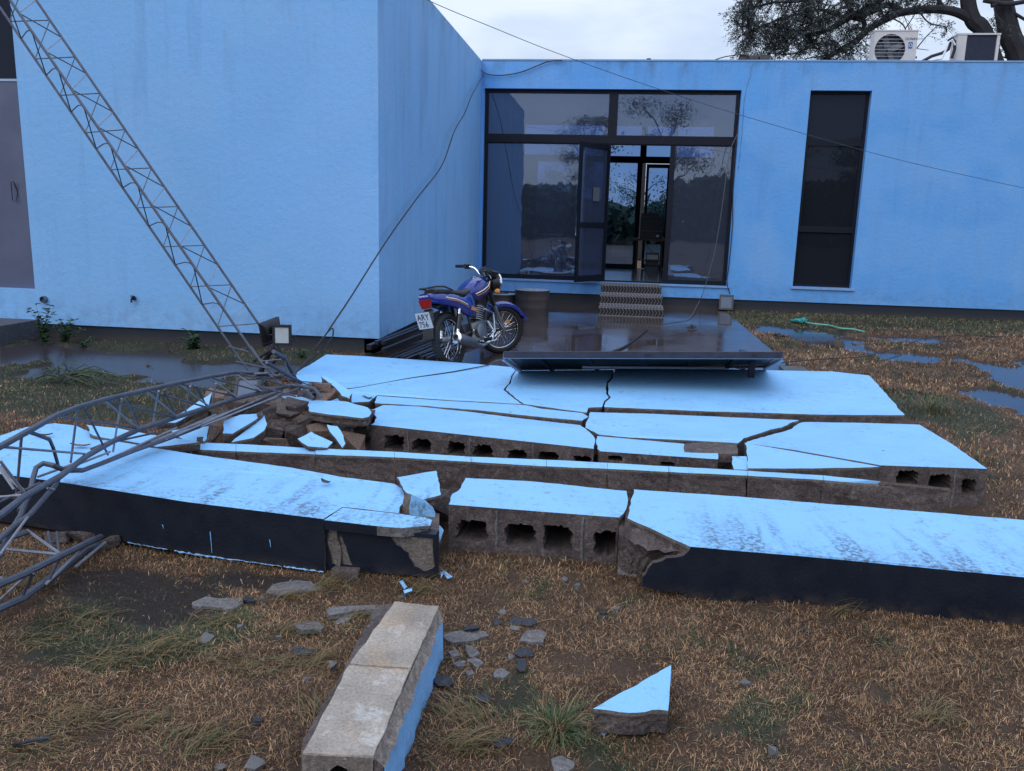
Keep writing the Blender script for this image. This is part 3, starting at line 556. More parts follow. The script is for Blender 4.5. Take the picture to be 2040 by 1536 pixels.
sheet('puddle', PUD, -.014, 'water', 'shallow rain puddles in the dry lawn beside the paving'); sheet('puddle', MUD, -.014, 'mudwater', 'long muddy rain pool along the foot of the front block')
def sheet2():
    q_ = MUD2[0]; 
# footprints where no grass stands (fallen wall) in ground coordinates
FOOT = [[g(a, b, .12) for a, b in ((-160, 900), (60, 850), (300, 870), (420, 790), (590, 745), (650, 706), (1030, 730), (1650, 740), (1730, 748), (1975, 935), (1960, 1015), (2300, 1045))] + [g(a, b, 0) for a, b in ((2300, 1255), (1640, 1212), (1290, 1166), (1236, 1150), (1232, 1118), (900, 1096), (872, 1130), (780, 1155), (650, 1135), (250, 1085), (-200, 1040))]]
def inpoly(x, y, P):
    r = np.zeros(x.shape, bool); n = len(P)
    for i in range(n):
        x1, y1, x2, y2 = P[i].x, P[i].y, P[(i + 1) % n].x, P[(i + 1) % n].y
        if abs(y2 - y1) < 1e-9: continue
        c_ = ((y1 > y) != (y2 > y)) & (x < (x2 - x1) * (y - y1) / (y2 - y1) + x1); r ^= c_
    return r
def blades(name, n, xr, yr, hl, wd, keep, lean=(.5, 1.1), seed=1, segs=2, dirf=None, lab='', pts=None, colf=None):
    rg = np.random.default_rng(seed)
    if pts is None: x = rg.uniform(*xr, n); y = rg.uniform(*yr, n); k = keep(x, y, rg); x = x[k]; y = y[k]
    else: x, y = pts
    n = len(x); gg = greenness(x, y); hh = rg.uniform(*hl, n) * (.7 + .6 * fbm(x, y, 2.5, 60)); a = (fbm(x, y, 3.1, 81, 3) * 16 + rg.normal(0, 1.7, n)) if dirf is None else dirf(x, y, rg)
    ln = rg.uniform(*lean, n) * (.55 + .9 * fbm(x, y, 3.1, 83, 2)); w = wd * rg.uniform(.6, 1.3, n); z = gheight(x, y) - .004; dx, dy = np.cos(a), np.sin(a); tw = rg.uniform(-.9, .9, n); wx, wy = np.cos(a + math.pi / 2 + tw), np.sin(a + math.pi / 2 + tw)
    V = []; S = segs + 1
    curl = rg.uniform(.2, 1.1, n); px_, py_, pz_ = x.copy(), y.copy(), z.copy(); ang = ln.copy() * .5
    for s_ in range(S):
        f_ = 1 - (s_ / segs) ** 1.5; ww = w * f_
        if s_ < segs: V.append(np.stack([px_ - wx * ww / 2, py_ - wy * ww / 2, pz_], -1)); V.append(np.stack([px_ + wx * ww / 2, py_ + wy * ww / 2, pz_], -1))
        else: V.append(np.stack([px_, py_, pz_], -1))
        st = hh / segs; px_ = px_ + dx * np.sin(ang) * st; py_ = py_ + dy * np.sin(ang) * st; pz_ = np.maximum(pz_ + np.cos(ang) * st, z + .004); ang = ang + curl
    nv = 2 * segs + 1; V = np.stack(V, 1); base = (np.arange(n) * nv)[:, None]
    tris = []
    for s_ in range(segs - 1): b_ = 2 * s_; tris += [[b_, b_ + 1, b_ + 3], [b_, b_ + 3, b_ + 2]]
    tris.append([2 * segs - 2, 2 * segs - 1, 2 * segs]); T = np.array(tris); F = (base[:, :, None] + T[None]).reshape(-1, 3)
    me = bpy.data.meshes.new(name); me.vertices.add(n * nv); me.vertices.foreach_set('co', V.reshape(-1).astype(np.float32)); me.loops.add(F.size); me.loops.foreach_set('vertex_index', F.reshape(-1).astype(np.int32)); me.polygons.add(len(F)); me.polygons.foreach_set('loop_start', np.arange(0, F.size, 3, dtype=np.int32)); me.update(calc_edges=True)
    isg = rg.uniform(0, 1, n) < (gg * .62 + .07); r1 = rg.uniform(0, 1, n)[:, None]; r2 = rg.uniform(.55, 1.25, n)[:, None]
    cs = np.array([.24, .115, .05]) * (1 - r1) + np.array([.60, .37, .20]) * r1; dk = (rg.uniform(0, 1, n) < .42)[:, None]; cs = np.where(dk, np.array([.10, .052, .032]), cs)
    cg = np.array([.045, .075, .026]) * (1 - r1) + np.array([.10, .115, .045]) * r1; cc = np.where(isg[:, None], cg, cs) * r2
    patch = fbm(x, y, 1.3, 71)[:, None]; cc = cc * (.35 + 1.15 * patch) * (.7 + .6 * fbm(x, y, 11, 72)[:, None])
    if colf: cc = colf(cc, rg)
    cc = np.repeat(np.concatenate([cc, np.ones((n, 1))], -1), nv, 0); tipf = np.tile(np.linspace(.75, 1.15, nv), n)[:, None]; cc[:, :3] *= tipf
    ca = me.color_attributes.new('Col', 'FLOAT_COLOR', 'POINT'); ca.data.foreach_set('color', cc.reshape(-1).astype(np.float32)); me.materials.append(MATS['blade'])
    o = bpy.data.objects.new(name, me); COL.objects.link(o); return o
def keepf(dens, th):
    def k(x, y, rg):
        k_ = ~inpoly(x, y, FOOT[0]); k_ &= ~((x > PX0 - .02) & (x < PX1) & (y > PY0)); k_ &= ~((y > YF - .02) & (x < XL + .02)); k_ &= y < D - .02
        # camera cone
        d_ = y; xc = -.124 * y; k_ &= np.abs(x - xc - 0.0) < .72 * d_ + .9
        w = wetmask(x, y); k_ &= rg.uniform(0, 1, x.shape) > w * .93
        k_ &= rg.uniform(0, 1, x.shape) > mudmask(x, y) * .93; k_ &= rg.uniform(0, 1, x.shape) < np.clip(dens(x, y) , 0, 1); k_ &= fbm(x, y, 7, 33) > th - .18 * (rg.uniform(0, 1, x.shape))
        return k_
    return k
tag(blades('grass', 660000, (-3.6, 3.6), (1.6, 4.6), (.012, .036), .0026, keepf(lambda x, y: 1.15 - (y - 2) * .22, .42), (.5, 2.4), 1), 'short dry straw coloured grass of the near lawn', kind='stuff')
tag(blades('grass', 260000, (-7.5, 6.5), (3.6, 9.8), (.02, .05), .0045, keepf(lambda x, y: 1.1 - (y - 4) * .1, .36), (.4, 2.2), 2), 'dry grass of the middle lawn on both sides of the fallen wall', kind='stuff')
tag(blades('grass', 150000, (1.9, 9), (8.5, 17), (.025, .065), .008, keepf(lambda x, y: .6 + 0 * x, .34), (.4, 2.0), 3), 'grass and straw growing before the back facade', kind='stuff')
# long lodged grass clumps
TX, TY, TD = [], [], []
def clump(px, py, n, rad, d, seed):
    rg = np.random.default_rng(seed); c = g(px, py); TX.append(c.x + rg.normal(0, rad, n)); TY.append(c.y + rg.normal(0, rad * .6, n)); TD.append(rg.normal(d, .35, n))
for i, (px, py, n, rad, d) in enumerate(((560, 1265, 110, .06, .5), (470, 1330, 120, .07, .3), (600, 1330, 110, .06, .7), (700, 1240, 60, .04, .6), (300, 1300, 120, .09, .4), (180, 1330, 100, .08, .3), (420, 1250, 80, .07, .5), (120, 1440, 130, .08, .4), (250, 1455, 110, .06, .5), (30, 1500, 100, .07, .4), (380, 1500, 80, .05, .8), (930, 1440, 120, .05, 2.6), (900, 1500, 100, .05, .2), (150, 1245, 80, .08, .6), (60, 1290, 90, .08, .5), (640, 1180, 70, .05, .9), (560, 1200, 60, .05, .6), (640, 1440, 70, .04, 2.2), (1020, 1200, 40, .04, 1.), (1950, 860, 60, .12, .4), (1880, 800, 70, .12, 1.2), (1660, 1230, 30, .03, .2), (820, 1190, 50, .04, .5), (30, 1180, 70, .06, .5), (1850, 1440, 50, .06, .3))):
    clump(px, py, n, rad, d, 100 + i)
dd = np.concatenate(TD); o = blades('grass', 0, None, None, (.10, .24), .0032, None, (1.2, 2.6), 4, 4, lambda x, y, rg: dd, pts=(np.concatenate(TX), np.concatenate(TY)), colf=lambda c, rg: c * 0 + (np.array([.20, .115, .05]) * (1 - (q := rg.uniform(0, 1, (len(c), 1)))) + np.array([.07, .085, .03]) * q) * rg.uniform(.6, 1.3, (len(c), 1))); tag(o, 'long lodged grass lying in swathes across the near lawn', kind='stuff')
rg_ = np.random.default_rng(55); xs_ = rg_.uniform(-3, 3, 2600); ys_ = rg_.uniform(1.8, 4.4, 2600); k_ = keepf(lambda x, y: 1 + 0 * x, .2)(xs_, ys_, rg_)
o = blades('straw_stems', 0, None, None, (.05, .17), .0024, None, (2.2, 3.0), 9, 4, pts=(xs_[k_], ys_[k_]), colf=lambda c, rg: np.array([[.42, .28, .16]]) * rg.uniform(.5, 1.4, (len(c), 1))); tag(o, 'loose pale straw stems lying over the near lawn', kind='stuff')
def tuft(px, py, n, rad, hl, lab, seed, up=.5):
    rg = np.random.default_rng(seed); c = g(px, py); x = c.x + rg.normal(0, rad, n); y = c.y + rg.normal(0, rad, n); a = np.arctan2(y - c.y, x - c.x) + rg.normal(0, .4, n)
    o = blades('grass_tuft', 0, None, None, hl, .0035, None, (.1, up * 2), seed, 4, lambda x_, y_, r_: a, pts=(x, y), colf=lambda cc, r_: np.where(r_.uniform(0, 1, (len(cc), 1)) < .7, np.array([[.05, .085, .03]]), np.array([[.22, .14, .07]])) * r_.uniform(.6, 1.3, (len(cc), 1))); tag(o, lab, 'grass tuft')
tuft(1108, 1462, 260, .035, (.09, .19), 'spiky green grass tuft left of the triangular blue slab', 201, .9)
tuft(1850, 820, 260, .10, (.12, .3), 'tall green grass tuft at right edge of the rearmost slab', 202, .5)
tuft(1955, 925, 60, .04, (.12, .26), 'small green tuft behind the far right slab corner', 203, .6)
# ================================================================== WALL SLABS
def fslab(name, lab, pts, th=.15, cat='wall slab', group='fallen wall slabs', side='c', jag=.006, step=.05, zb=None, top='slab', holes=None, parent=None, splits=None, conc='conc', row=.045, thin=False):
    """pts: (px,py,z[,side[,jag]]); side for the edge starting at this point: c rough concrete, b black painted, h hollow-block face, p painted"""
    P = [(g(a[0], a[1], a[2]), a[3] if len(a) > 3 else side, a[4] if len(a) > 4 else jag) for a in pts]; n = len(P)
    ar = sum(P[i][0].x * P[(i + 1) % n][0].y - P[(i + 1) % n][0].x * P[i][0].y for i in range(n)); sgn = 1 if ar > 0 else -1
    B = []; K = []
    for i in range(n):
        a, s, j = P[i]; b = P[(i + 1) % n][0]; L_ = (b - a).length; m_ = max(1, int(L_ / step)) if s != 'h' else max(1, int(L_ / .12)); nr = Vector((b.y - a.y, a.x - b.x, 0)); nr = nr.normalized() * sgn if nr.length > 0 else Vector((0, 0, 0)); w = 0
        for q in range(m_):
            t = q / m_; w = w * .55 + random.uniform(-1, 1) * j; p = a.lerp(b, t) + (nr * w if q else Vector((0, 0, 0))); B.append(p); K.append((s, nr))
    mb = MB(); N_ = len(B); tr = tessellate_polygon([[Vector((p.x, p.y, 0)) for p in B]]); mb.add(B, tr, top)
    th_ = th if not callable(th) else None
    def low(p): return zb if zb is not None else p.z - (th_ if th_ is not None else th(p))
    zz = [low(p) for p in B]
    pl = .004 if not thin else 0; rows = max(1, int((max(p.z - z for p, z in zip(B, zz))) / row))
    prev = [p.copy() for p in B]; lay = [prev]
    def nrm(i): v = K[i][1] + K[i - 1][1]; return v.normalized() if v.length > 1e-6 else K[i][1]
    depth = [p.z - z for p, z in zip(B, zz)]
    fr = [.016] + [None] * rows
    for r in range(rows + 1):
        cur = []
        for i, p in enumerate(B):
            rough = 'c' in (K[i][0], K[i - 1][0]) and K[i][0] not in 'bp' and K[i - 1][0] not in 'bph' and K[i][0] != 'h'
            if r == 0: d_ = min(.014, depth[i] * .3); off = (-.0015 if rough else 0)
            else: d_ = .014 + (depth[i] - .014) * r / rows if depth[i] > .02 else depth[i] * (r + 1) / (rows + 1); off = (-.003 - random.uniform(0, .008) if rough else 0)
            q = p + nrm(i) * off; q.z = p.z - d_; cur.append(q)
        lay.append(cur)
    for r in range(len(lay) - 1):
        for i in range(N_):
            j = (i + 1) % N_; s = K[i][0]
            if s == 'h' : continue
            k = {'c': conc if r else 'render', 'b': 'black', 'p': top, 'm': 'mortar'}[s]; mb.add([lay[r][i], lay[r][j], lay[r + 1][j], lay[r + 1][i]], [(0, 1, 2, 3)], k)
    mb.add(lay[-1], [t[::-1] for t in tr], conc)
    # hollow-block faces
    for i in range(n):
        if P[i][1] != 'h': continue
        a = P[i][0]; b = P[(i + 1) % n][0]; dv = Vector((b.x - a.x, b.y - a.y, 0)); L_ = dv.length; dv.normalize(); nr = Vector((dv.y, -dv.x, 0)) * sgn
        za = [low(a), low(b)]; M = max(3, int(L_ / .04)); up = [(L_ * t / M, a.z + (b.z - a.z) * t / M - .0) for t in range(M + 1)]; dn = [(L_ * t / M, za[0] + (za[1] - za[0]) * t / M) for t in range(M, -1, -1)]
        hs = []
        for h in (holes or []):
            if h[0] != i: continue
            rr = random.Random(h[1]); c_ = onP(h[1], h[2], a, nr); w_ = (onP(h[1] + h[3] / 2, h[2], a, nr) - onP(h[1] - h[3] / 2, h[2], a, nr)).length / 2; h_ = abs((onP(h[1], h[2] - h[4] / 2, a, nr) - onP(h[1], h[2] + h[4] / 2, a, nr)).z) / 2
            u0 = (c_ - a).dot(dv); z0 = c_.z; ring = []
            for t in range(32):
                an = 2 * math.pi * t / 32; cx, cz = math.cos(an), math.sin(an); e = 4.5; sc_ = 1 / ((abs(cx) ** e + abs(cz) ** e) ** (1 / e)); sc_ *= 1 + rr.uniform(-.20, .08) * (1 if cz > -.2 else .6)
                uu = u0 + cx * sc_ * w_; vv = z0 + cz * sc_ * h_; zt_ = a.z + (b.z - a.z) * uu / L_; zl_ = za[0] + (za[1] - za[0]) * uu / L_; ring.append((min(max(uu, .008), L_ - .008), min(max(vv, zl_ + .012), zt_ - .02)))
            hs.append(ring)
        holed(up + dn, hs, lambda u, v: a + dv * u + Vector((0, 0, v - a.z)), -nr, 0, conc, mb)
        if L_ > .5:
            us = sorted(sum(u for u, v in h) / len(h) for h in hs)
            for q_ in range(1, len(us) - 0, 2):
                um = (us[q_ - 1] + us[q_]) / 2 + .004 if q_ < len(us) else None
                z0_, z1_ = za[0] + (za[1] - za[0]) * um / L_ + .01, a.z + (b.z - a.z) * um / L_ - .015
                mb.tube([a + dv * (um + random.uniform(-.005, .005)) + nr * .001 + Vector((0, 0, z0_ + (z1_ - z0_) * t / 7 - a.z)) for t in range(8)], [random.uniform(.004, .010) for _ in range(8)], 'mortar', 5)
        for hring in hs:      # cavities reach deep into the slab
            q1 = [a + dv * u + Vector((0, 0, v - a.z)) for u, v in hring]; q2 = [p - nr * .05 + Vector((random.uniform(-.006, .006), 0, random.uniform(-.006, .006))) for p in q1]; q3 = [p - nr * .38 for p in q2]; nn_ = len(q1)
            for A_, B_ in ((q1, q2), (q2, q3)): mb.add(A_ + B_, [(t, (t + 1) % nn_, nn_ + (t + 1) % nn_, nn_ + t) for t in range(nn_)], conc)
            mb.add(q3, tessellate_polygon([[Vector((u, v, 0)) for u, v in hring]]), conc)
    o = mb.build(name, parent, fixn=not holes, weld=not holes)
    if not parent: tag(o, lab, cat, group)
    return o
# rearmost row
fslab('wall_slab', 'rearmost left slab, wide blue piece behind the rubble and below the motorcycle', [(588, 744, .15), (651, 706, .13), (718, 709, .13, 'c', .004), (894, 721, .13, 'c', .004), (1030, 732, .13), (1018, 749, .13), (1014, 763, .13), (1003, 776, .13), (1022, 792, .13), (1040, 805, .13, 'c', .003), (890, 797, .13, 'c', .003), (752, 787, .13, 'c', .004), (735, 800, .13, 'c', .004), (700, 802, .13, 'c', .004), (635, 800, .14), (600, 775, .15)], zb=-.01)
fslab('wall_slab', 'narrow blue strip slab below a long hairline crack in the rear row', [(751, 788.5, .128, 'c', .003), (890, 798.5, .128, 'c', .003), (1041, 806.5, .128), (1056, 809, .128), (1078, 814, .128, 'c', .003), (1160, 823, .128), (1172, 830, .13), (1160, 838, .13, 'c', .008), (1060, 829, .13, 'c', .006), (960, 818, .13, 'c', .006), (838, 808, .13, 'c', .006), (747, 803, .13)], zb=-.01)
fslab('wall_slab', 'middle blue slab of the rear row, between two ragged cracks', [(1033, 732, .13), (1078, 733, .13, 'c', .008), (1150, 737, .13, 'c', .006), (1222, 735, .13), (1220, 746, .13), (1209, 762, .13), (1208, 785, .13), (1212, 793, .13), (1203, 800, .13), (1199, 811, .13), (1173, 812, .13), (1168, 822, .13, 'c', .003), (1115, 815, .13), (1060, 807, .13), (1044, 805, .13), (1025, 791, .13), (1007, 776, .13), (1017, 764, .13), (1021, 749, .13)], zb=-.01)
fslab('wall_slab', 'rearmost right slab, large blue piece with cut off outer corner', [(1225, 735, .14, 'c', .006), (1332, 733, .14, 'c', .006), (1501, 737, .14, 'c', .003), (1657, 740, .14, 'c', .004), (1732, 748, .14, 'c', .004), (1768, 788, .14), (1802, 827, .14, 'c', .005), (1640, 826, .14, 'c', .005), (1400, 819, .14, 'c', .005), (1204, 811, .14), (1206, 801, .14), (1216, 793, .14), (1212, 784, .14), (1213, 762, .14), (1222, 747, .14)], zb=-.01)
# middle row
fslab('wall_slab', 'left slab of the middle row showing a line of hollow block holes', [(739, 846, .22, 'h', 0), (1183, 894, .22, 'c', .01), (1186, 876, .22, 'c', .01), (1180, 866, .22), (1165, 853, .22), (1157, 847, .20, 'c', .004), (1060, 836, .18, 'c', .004), (922, 819, .18, 'c', .004), (837, 810, .18), (764, 807, .18), (738, 817, .19, 'c', .012), (748, 835, .21, 'c', .01)], zb=-.015,
      holes=[(0, 785, 883, 40, 34), (0, 840, 889, 40, 30), (0, 909, 894, 36, 28), (0, 962, 900, 42, 28), (0, 1030, 908, 40, 24), (0, 1093, 911, 42, 24), (0, 1160, 920, 36, 24)])
fslab('wall_slab', 'centre slab of the middle row, blue piece with ragged crack at its right', [(1166, 852, .185, 'c', .006), (1170, 838, .185), (1176, 821, .175, 'c', .004), (1290, 824, .175, 'c', .004), (1400, 829, .175, 'c', .004), (1592, 837, .205, 'c', .01), (1562, 849, .21, 'c', .008), (1517, 862, .22, 'c', .008), (1481, 873, .225, 'c', .006), (1470, 883, .225, 'c', .006), (1366, 877, .205, 'c', .004), (1248, 871, .20, 'c', .004), (1194, 866, .20)], zb=-.01)
fslab('wall_slab', 'slim lower slab of the middle row ending at a square hole', [(1190, 869, .215, 'c', .004), (1250, 874, .215, 'c', .004), (1363, 884, .215), (1363, 901, .22), (1430, 903, .22), (1430, 915, .22, 'h', 0), (1196, 899, .215, 'c', .01), (1188, 884, .215)], zb=-.01, holes=[(5, 1330, 925, 30, 10), (5, 1225, 913, 30, 12)])
fslab('wall_slab', 'right slab of the middle row, large blue piece with end face of hollow blocks', [(1486, 883, .225, 'c', .008), (1488, 880, .222, 'c', .008), (1524, 870, .21, 'c', .008), (1569, 857, .195, 'c', .008), (1600, 841, .185, 'c', .004), (1700, 842, .19, 'c', .003), (1832, 846, .195, 'c', .003), (1900, 887, .225, 'c', .003), (1967, 934, .255, 'h', 0), (1755, 927, .255, 'c', .003), (1586, 897, .245, 'c', .002)], zb=-.01,
      holes=[(8, 1930, 971, 30, 34), (8, 1873, 962, 46, 36), (8, 1807, 953, 46, 34)])
fslab('wall_slab', 'thin pointed blue triangle slab below a crack in the middle row', [(1483, 882, .24, 'c', .004), (1586, 900, .247, 'c', .002), (1752, 929.5, .252), (1700, 932, .25, 'c', .003), (1600, 933, .245, 'c', .003), (1490, 933, .24, 'c', .006), (1488, 905, .24, 'c', .006)], zb=-.01)
fslab('concrete_chunk', 'bare concrete chunk on the slim slab beside the square hole', [(1364, 884, .225), (1420, 881, .225), (1468, 884, .225), (1470, 903, .215), (1400, 905, .218), (1364, 903, .218)], th=.06, cat='concrete chunk', group='', top='conc')
fslab('wall_chunk', 'small upright blue chunk wedged in the square hole of the middle row', [(1458, 909, .235), (1487, 909, .235), (1490, 936, .225), (1462, 935, .225)], zb=.02, cat='wall chunk', group='')
# long narrow strip of blocks in front of the middle row
lw = empty('block_course', (.3, 4.95, 0), 'long narrow course of blocks with blue top strip and rough grey side', 'wall slab', 'fallen wall slabs')
tp = [(309, 877), (380, 880), (470, 884.5), (628, 893), (786, 900), (938, 910), (1089, 916), (1210, 922), (1332, 929), (1490, 938), (1640, 947), (1893, 973)]
bt = [(309, 888), (380, 895), (470, 899), (628, 905), (786, 911), (938, 920), (1089, 929), (1210, 934), (1332, 940), (1490, 947.5), (1640, 956.5), (1891, 976)]
for i in range(len(tp) - 1):
    a, b = tp[i], tp[i + 1]; c_, d_ = bt[i], bt[i + 1]; e0, e1 = (.35 if i else 0), (.35 if i < len(tp) - 2 else 0); dz = random.uniform(-.004, .004)
    fslab('block', '', [(c_[0] + e0, c_[1], .24 + dz), (d_[0] - e1, d_[1], .24 + dz, 'c', .002), (b[0] - e1, b[1], .26 + dz, 'c', .003), (a[0] + e0, a[1], .26 + dz, 'c', .002)], zb=-.01, parent=lw, jag=.004, row=.03)
fslab('wall_slab', 'broken left end of the block course, blue sliver with splintered side', [(172, 846, .33), (235, 853, .33, 'c', .004), (300, 866, .31, 'c', .004), (400, 880, .29), (312, 890, .28, 'c', .008), (219, 874, .31, 'c', .012), (178, 862, .33)], th=.05)
# front row
FLS = fslab('wall_slab', 'front left slab, long blue piece with black painted face and stained edge', [(-140, 930, .30, 'b', .001), (0, 944, .30, 'b', .001), (117, 960, .30, 'b', .001), (380, 1001, .295, 'b', .001), (644, 1034, .28, 'c', .003), (682, 1010, .28, 'c', .003), (795, 1022, .27, 'c', .006), (796, 1010, .27, 'c', .008), (806, 990, .27, 'c', .004), (800, 973, .27), (786, 964, .27, 'c', .003), (685, 951, .28, 'c', .003), (583, 932, .285, 'c', .003), (380, 904, .29, 'c', .003), (309, 893, .295), (219, 876, .30), (152, 848, .30, 'c', .006), (109, 843, .30, 'c', .006), (51, 851, .30, 'c', .008), (0, 868, .30), (-160, 905, .30)], th=.262)
fslab('wall_slab', 'narrow blue edge slab split off the front left slab by a thin crack', [(646, 1036, .278, 'b', .001), (751, 1048, .27, 'm', .004), (800, 1052, .268, 'm', .004), (857, 1047, .262), (861, 1036, .262), (845, 1030, .265, 'c', .003), (796, 1023.5, .268, 'c', .003), (683, 1011.5, .278, 'c', .003)], th=.045, row=.02)
FE = [g(117, 960, .30), g(380, 1001, .295), g(644, 1034, .28)]
def fe(px): return (FE[0].lerp(FE[1], (px - 117) / 263) if px < 380 else FE[1].lerp(FE[2], (px - 380) / 264)) - Vector((0, .003, .262))
for xa, xb, r0 in ((252, 330, .0025), (345, 430, .005), (430, 560, .003), (565, 643, .004)):
    n = 22; pts_ = [fe(xa + (xb - xa) * t / n) + Vector((0, random.uniform(-.001, .001), random.uniform(0, .004))) for t in range(n + 1)]; mb = MB(); mb.tube(pts_, [r0 * random.uniform(.2, 1.5) for _ in pts_], 'slab', 5); mb.build('paint_line', FLS)
for (xa, ya, l_) in ((419, 1056, .055), (539, 1026, .02), (325, 995, .01)):
    P0 = fe(xa) + Vector((0, 0, .13)); mb = MB(); mb.tube([P0 + Vector((0, -.006, 0)), P0 + Vector((.003, -.006, -l_)), P0 + Vector((.004, -.006, -l_ * 1.9))], [.0025, .0018, .001], 'slab', 5); mb.build('paint_drip', FLS)
# face pieces below the split edge slab: black face with peeled concrete patches
def facepanel(name, lab, a_px, b_px, zt, zb_, patches, parent=None, k='black', depth=.06):
    a = g(*a_px); b = g(*b_px); dv = (b - a); dv.z = 0; L_ = dv.length; dv.normalize(); nr = Vector((dv.y, -dv.x, 0)); a.z = 0
    hs = [];
    for p in patches:
        ring = []
        P = [onP(x, y, a, nr) for x, y in p]
        for i in range(len(P)):
            q0, q1 = P[i], P[(i + 1) % len(P)]
            for t in (0, .33, .66): q = q0.lerp(q1, t); j = .004 if t else .002; ring.append((min(max((q - a).dot(dv) + random.uniform(-j, j), .004), L_ - .004), min(max(q.z + random.uniform(-j, j), zb_ + .006), zt - .004)))
        hs.append(ring)
    mb = MB(); holed(rect(0, L_, zb_, zt), hs, lambda u, v: a + dv * u + Vector((0, 0, v)), -nr, depth, k, mb, hole_depth=.008, hole_k='render', back=True); return mb, a, dv, nr
a_px = (648, 1034, .272); b_px = (869, 1050, .272)
mb, a, dv, nr = facepanel('face', '', a_px, b_px, .235, .025, [[(655, 1052), (668, 1050), (672, 1075), (682, 1100), (676, 1128), (662, 1122), (652, 1080)], [(677, 1062), (690, 1090), (702, 1126), (684, 1124), (679, 1095), (675, 1072)], [(778, 1068), (862, 1072), (866, 1128), (848, 1138), (826, 1128), (812, 1100), (790, 1085)]])
o = mb.build('wall_slab', fixn=False, weld=False); tag(o, 'black painted block face with peeled grey patches under the split edge slab', 'wall slab', 'fallen wall slabs')
mb = MB(); L_ = (g(*b_px) - g(*a_px)).length; mb.prism([a - nr * .062 + Vector((0, 0, .0)), a - nr * .30 + dv * .02, a - nr * .30 + dv * (L_ - .05), a - nr * .062 + dv * L_], 'conc', (0, 0, .225)); tag(mb.build('block_core'), 'grey broken block core behind the peeled black face', 'concrete block')
mb = MB(); c_ = g(690, 1143, .03); P_ = [c_ + dv * a_ + nr * b_ for a_, b_ in ((-.066, -.03), (.055, -.034), (.062, .022), (.03, .03), (-.05, .026), (-.07, .01))]; mb.prism([p - Vector((0, 0, .03)) for p in P_], 'conc', (0, 0, .05)); tag(mb.build('concrete_block'), 'small grey block jutting below the peeled black face', 'concrete block')
fslab('wall_slab', 'centre slab of the front row with four open block cavities', [(894, 1005, .255, 'h', 0), (1233, 1031, .255, 'c', .008), (1242, 1023, .255), (1250, 1004, .255, 'c', .006), (1248, 978, .25, 'c', .004), (1060, 959, .25, 'c', .004), (928, 952, .25, 'c', .006), (918, 972, .25, 'c', .008), (901, 984, .25, 'c', .008)], zb=-.02, holes=[(0, 940, 1059, 66, 46), (0, 1037, 1066, 64, 50), (0, 1111, 1074, 64, 56), (0, 1208, 1084, 50, 52)])
# front right slab with its broken corner
fslab('wall_slab', 'front right slab, long blue piece with black painted face and dark streaks', [(1375, 1089, .255, 'b', .0015), (1640, 1112, .235, 'b', .0015), (2040, 1150, .225, 'b', .0015), (2280, 1176, .22), (2280, 1060, .22, 'c', .004), (2040, 1036, .225, 'c', .004), (1836, 1019, .235, 'c', .004), (1677, 1006, .24, 'c', .004), (1451, 988, .25, 'c', .004), (1263, 975, .255, 'c', .006), (1257, 1004, .255, 'c', .006), (1250, 1032, .255, 'c', .004), (1310, 1059, .255, 'c', .004)], zb=-.02)
mb = MB(); top = [g(1250, 1034, .235), g(1310, 1061, .235), g(1377, 1092, .235)]; fr0 = [g(1233, 1066, .20), g(1292, 1092, .195), g(1360, 1104, .20)]; fr1 = [g(1232, 1108, .10), g(1290, 1112, .12), g(1322, 1124, .10) + Vector((.04, .03, 0))]; fr2 = [g(1234, 1152, -.01), g(1275, 1158, -.01), g(1289, 1160, -.01) + Vector((.05, .03, 0))]; bk = [p + Vector((.02, .22, 0)) for p in (top[0], top[1], top[2])]
rows_ = [bk, top, fr0, fr1, fr2]; fine = []
for r in range(len(rows_) - 1):
    for t in (0, .33, .66):
        row_ = []
        for s in np.linspace(0, 2, 15): i = min(1, int(s)); u = s - i; A_ = rows_[r][i].lerp(rows_[r][i + 1], u); B_ = rows_[r + 1][i].lerp(rows_[r + 1][i + 1], u); q = A_.lerp(B_, t); row_.append(q + Vector((random.uniform(-1, 1), random.uniform(-1, 1), random.uniform(-1, 1))) * .010)
        fine.append(row_)
fine.append([rows_[-1][min(1, int(s))].lerp(rows_[-1][min(1, int(s)) + 1], s - min(1, int(s))) for s in np.linspace(0, 2, 15)])
nr_ = len(fine); back = [[p + Vector((.01, .16, 0)) for p in r] for r in fine]; mb.add([p for r in fine for p in r], [(i * 15 + j, i * 15 + j + 1, (i + 1) * 15 + j + 1, (i + 1) * 15 + j) for i in range(nr_ - 1) for j in range(14)], 'conc')
for e in (0, 14): mb.add([r[e] for r in fine] + [Vector((r[e].x, max(r[e].y, top[0].y) + .12, r[e].z)) for r in fine], [(i, i + 1, nr_ + i + 1, nr_ + i) for i in range(nr_ - 1)], 'conc')
KA = g(1375, 1089, .255); KB = g(1640, 1112, .235); kd = (KB - KA); kd.z = 0; kd.normalize(); kn = Vector((kd.y, -kd.x, 0))
outl = [(1377, 1093), (1362, 1106), (1350, 1110), (1330, 1112), (1316, 1119), (1300, 1122), (1291, 1131), (1287, 1143), (1281, 1150), (1279, 1168), (1320, 1178), (1377, 1183)]
pk = MB(); PK = [onP(x, y, KA, kn) for x, y in outl]; PK = [p + kd * random.uniform(-.003, .003) + Vector((0, 0, random.uniform(-.003, .003))) if 0 < i_ < 9 else p for i_, p in enumerate(PK)]; PK2 = [p - kn * .03 for p in PK]
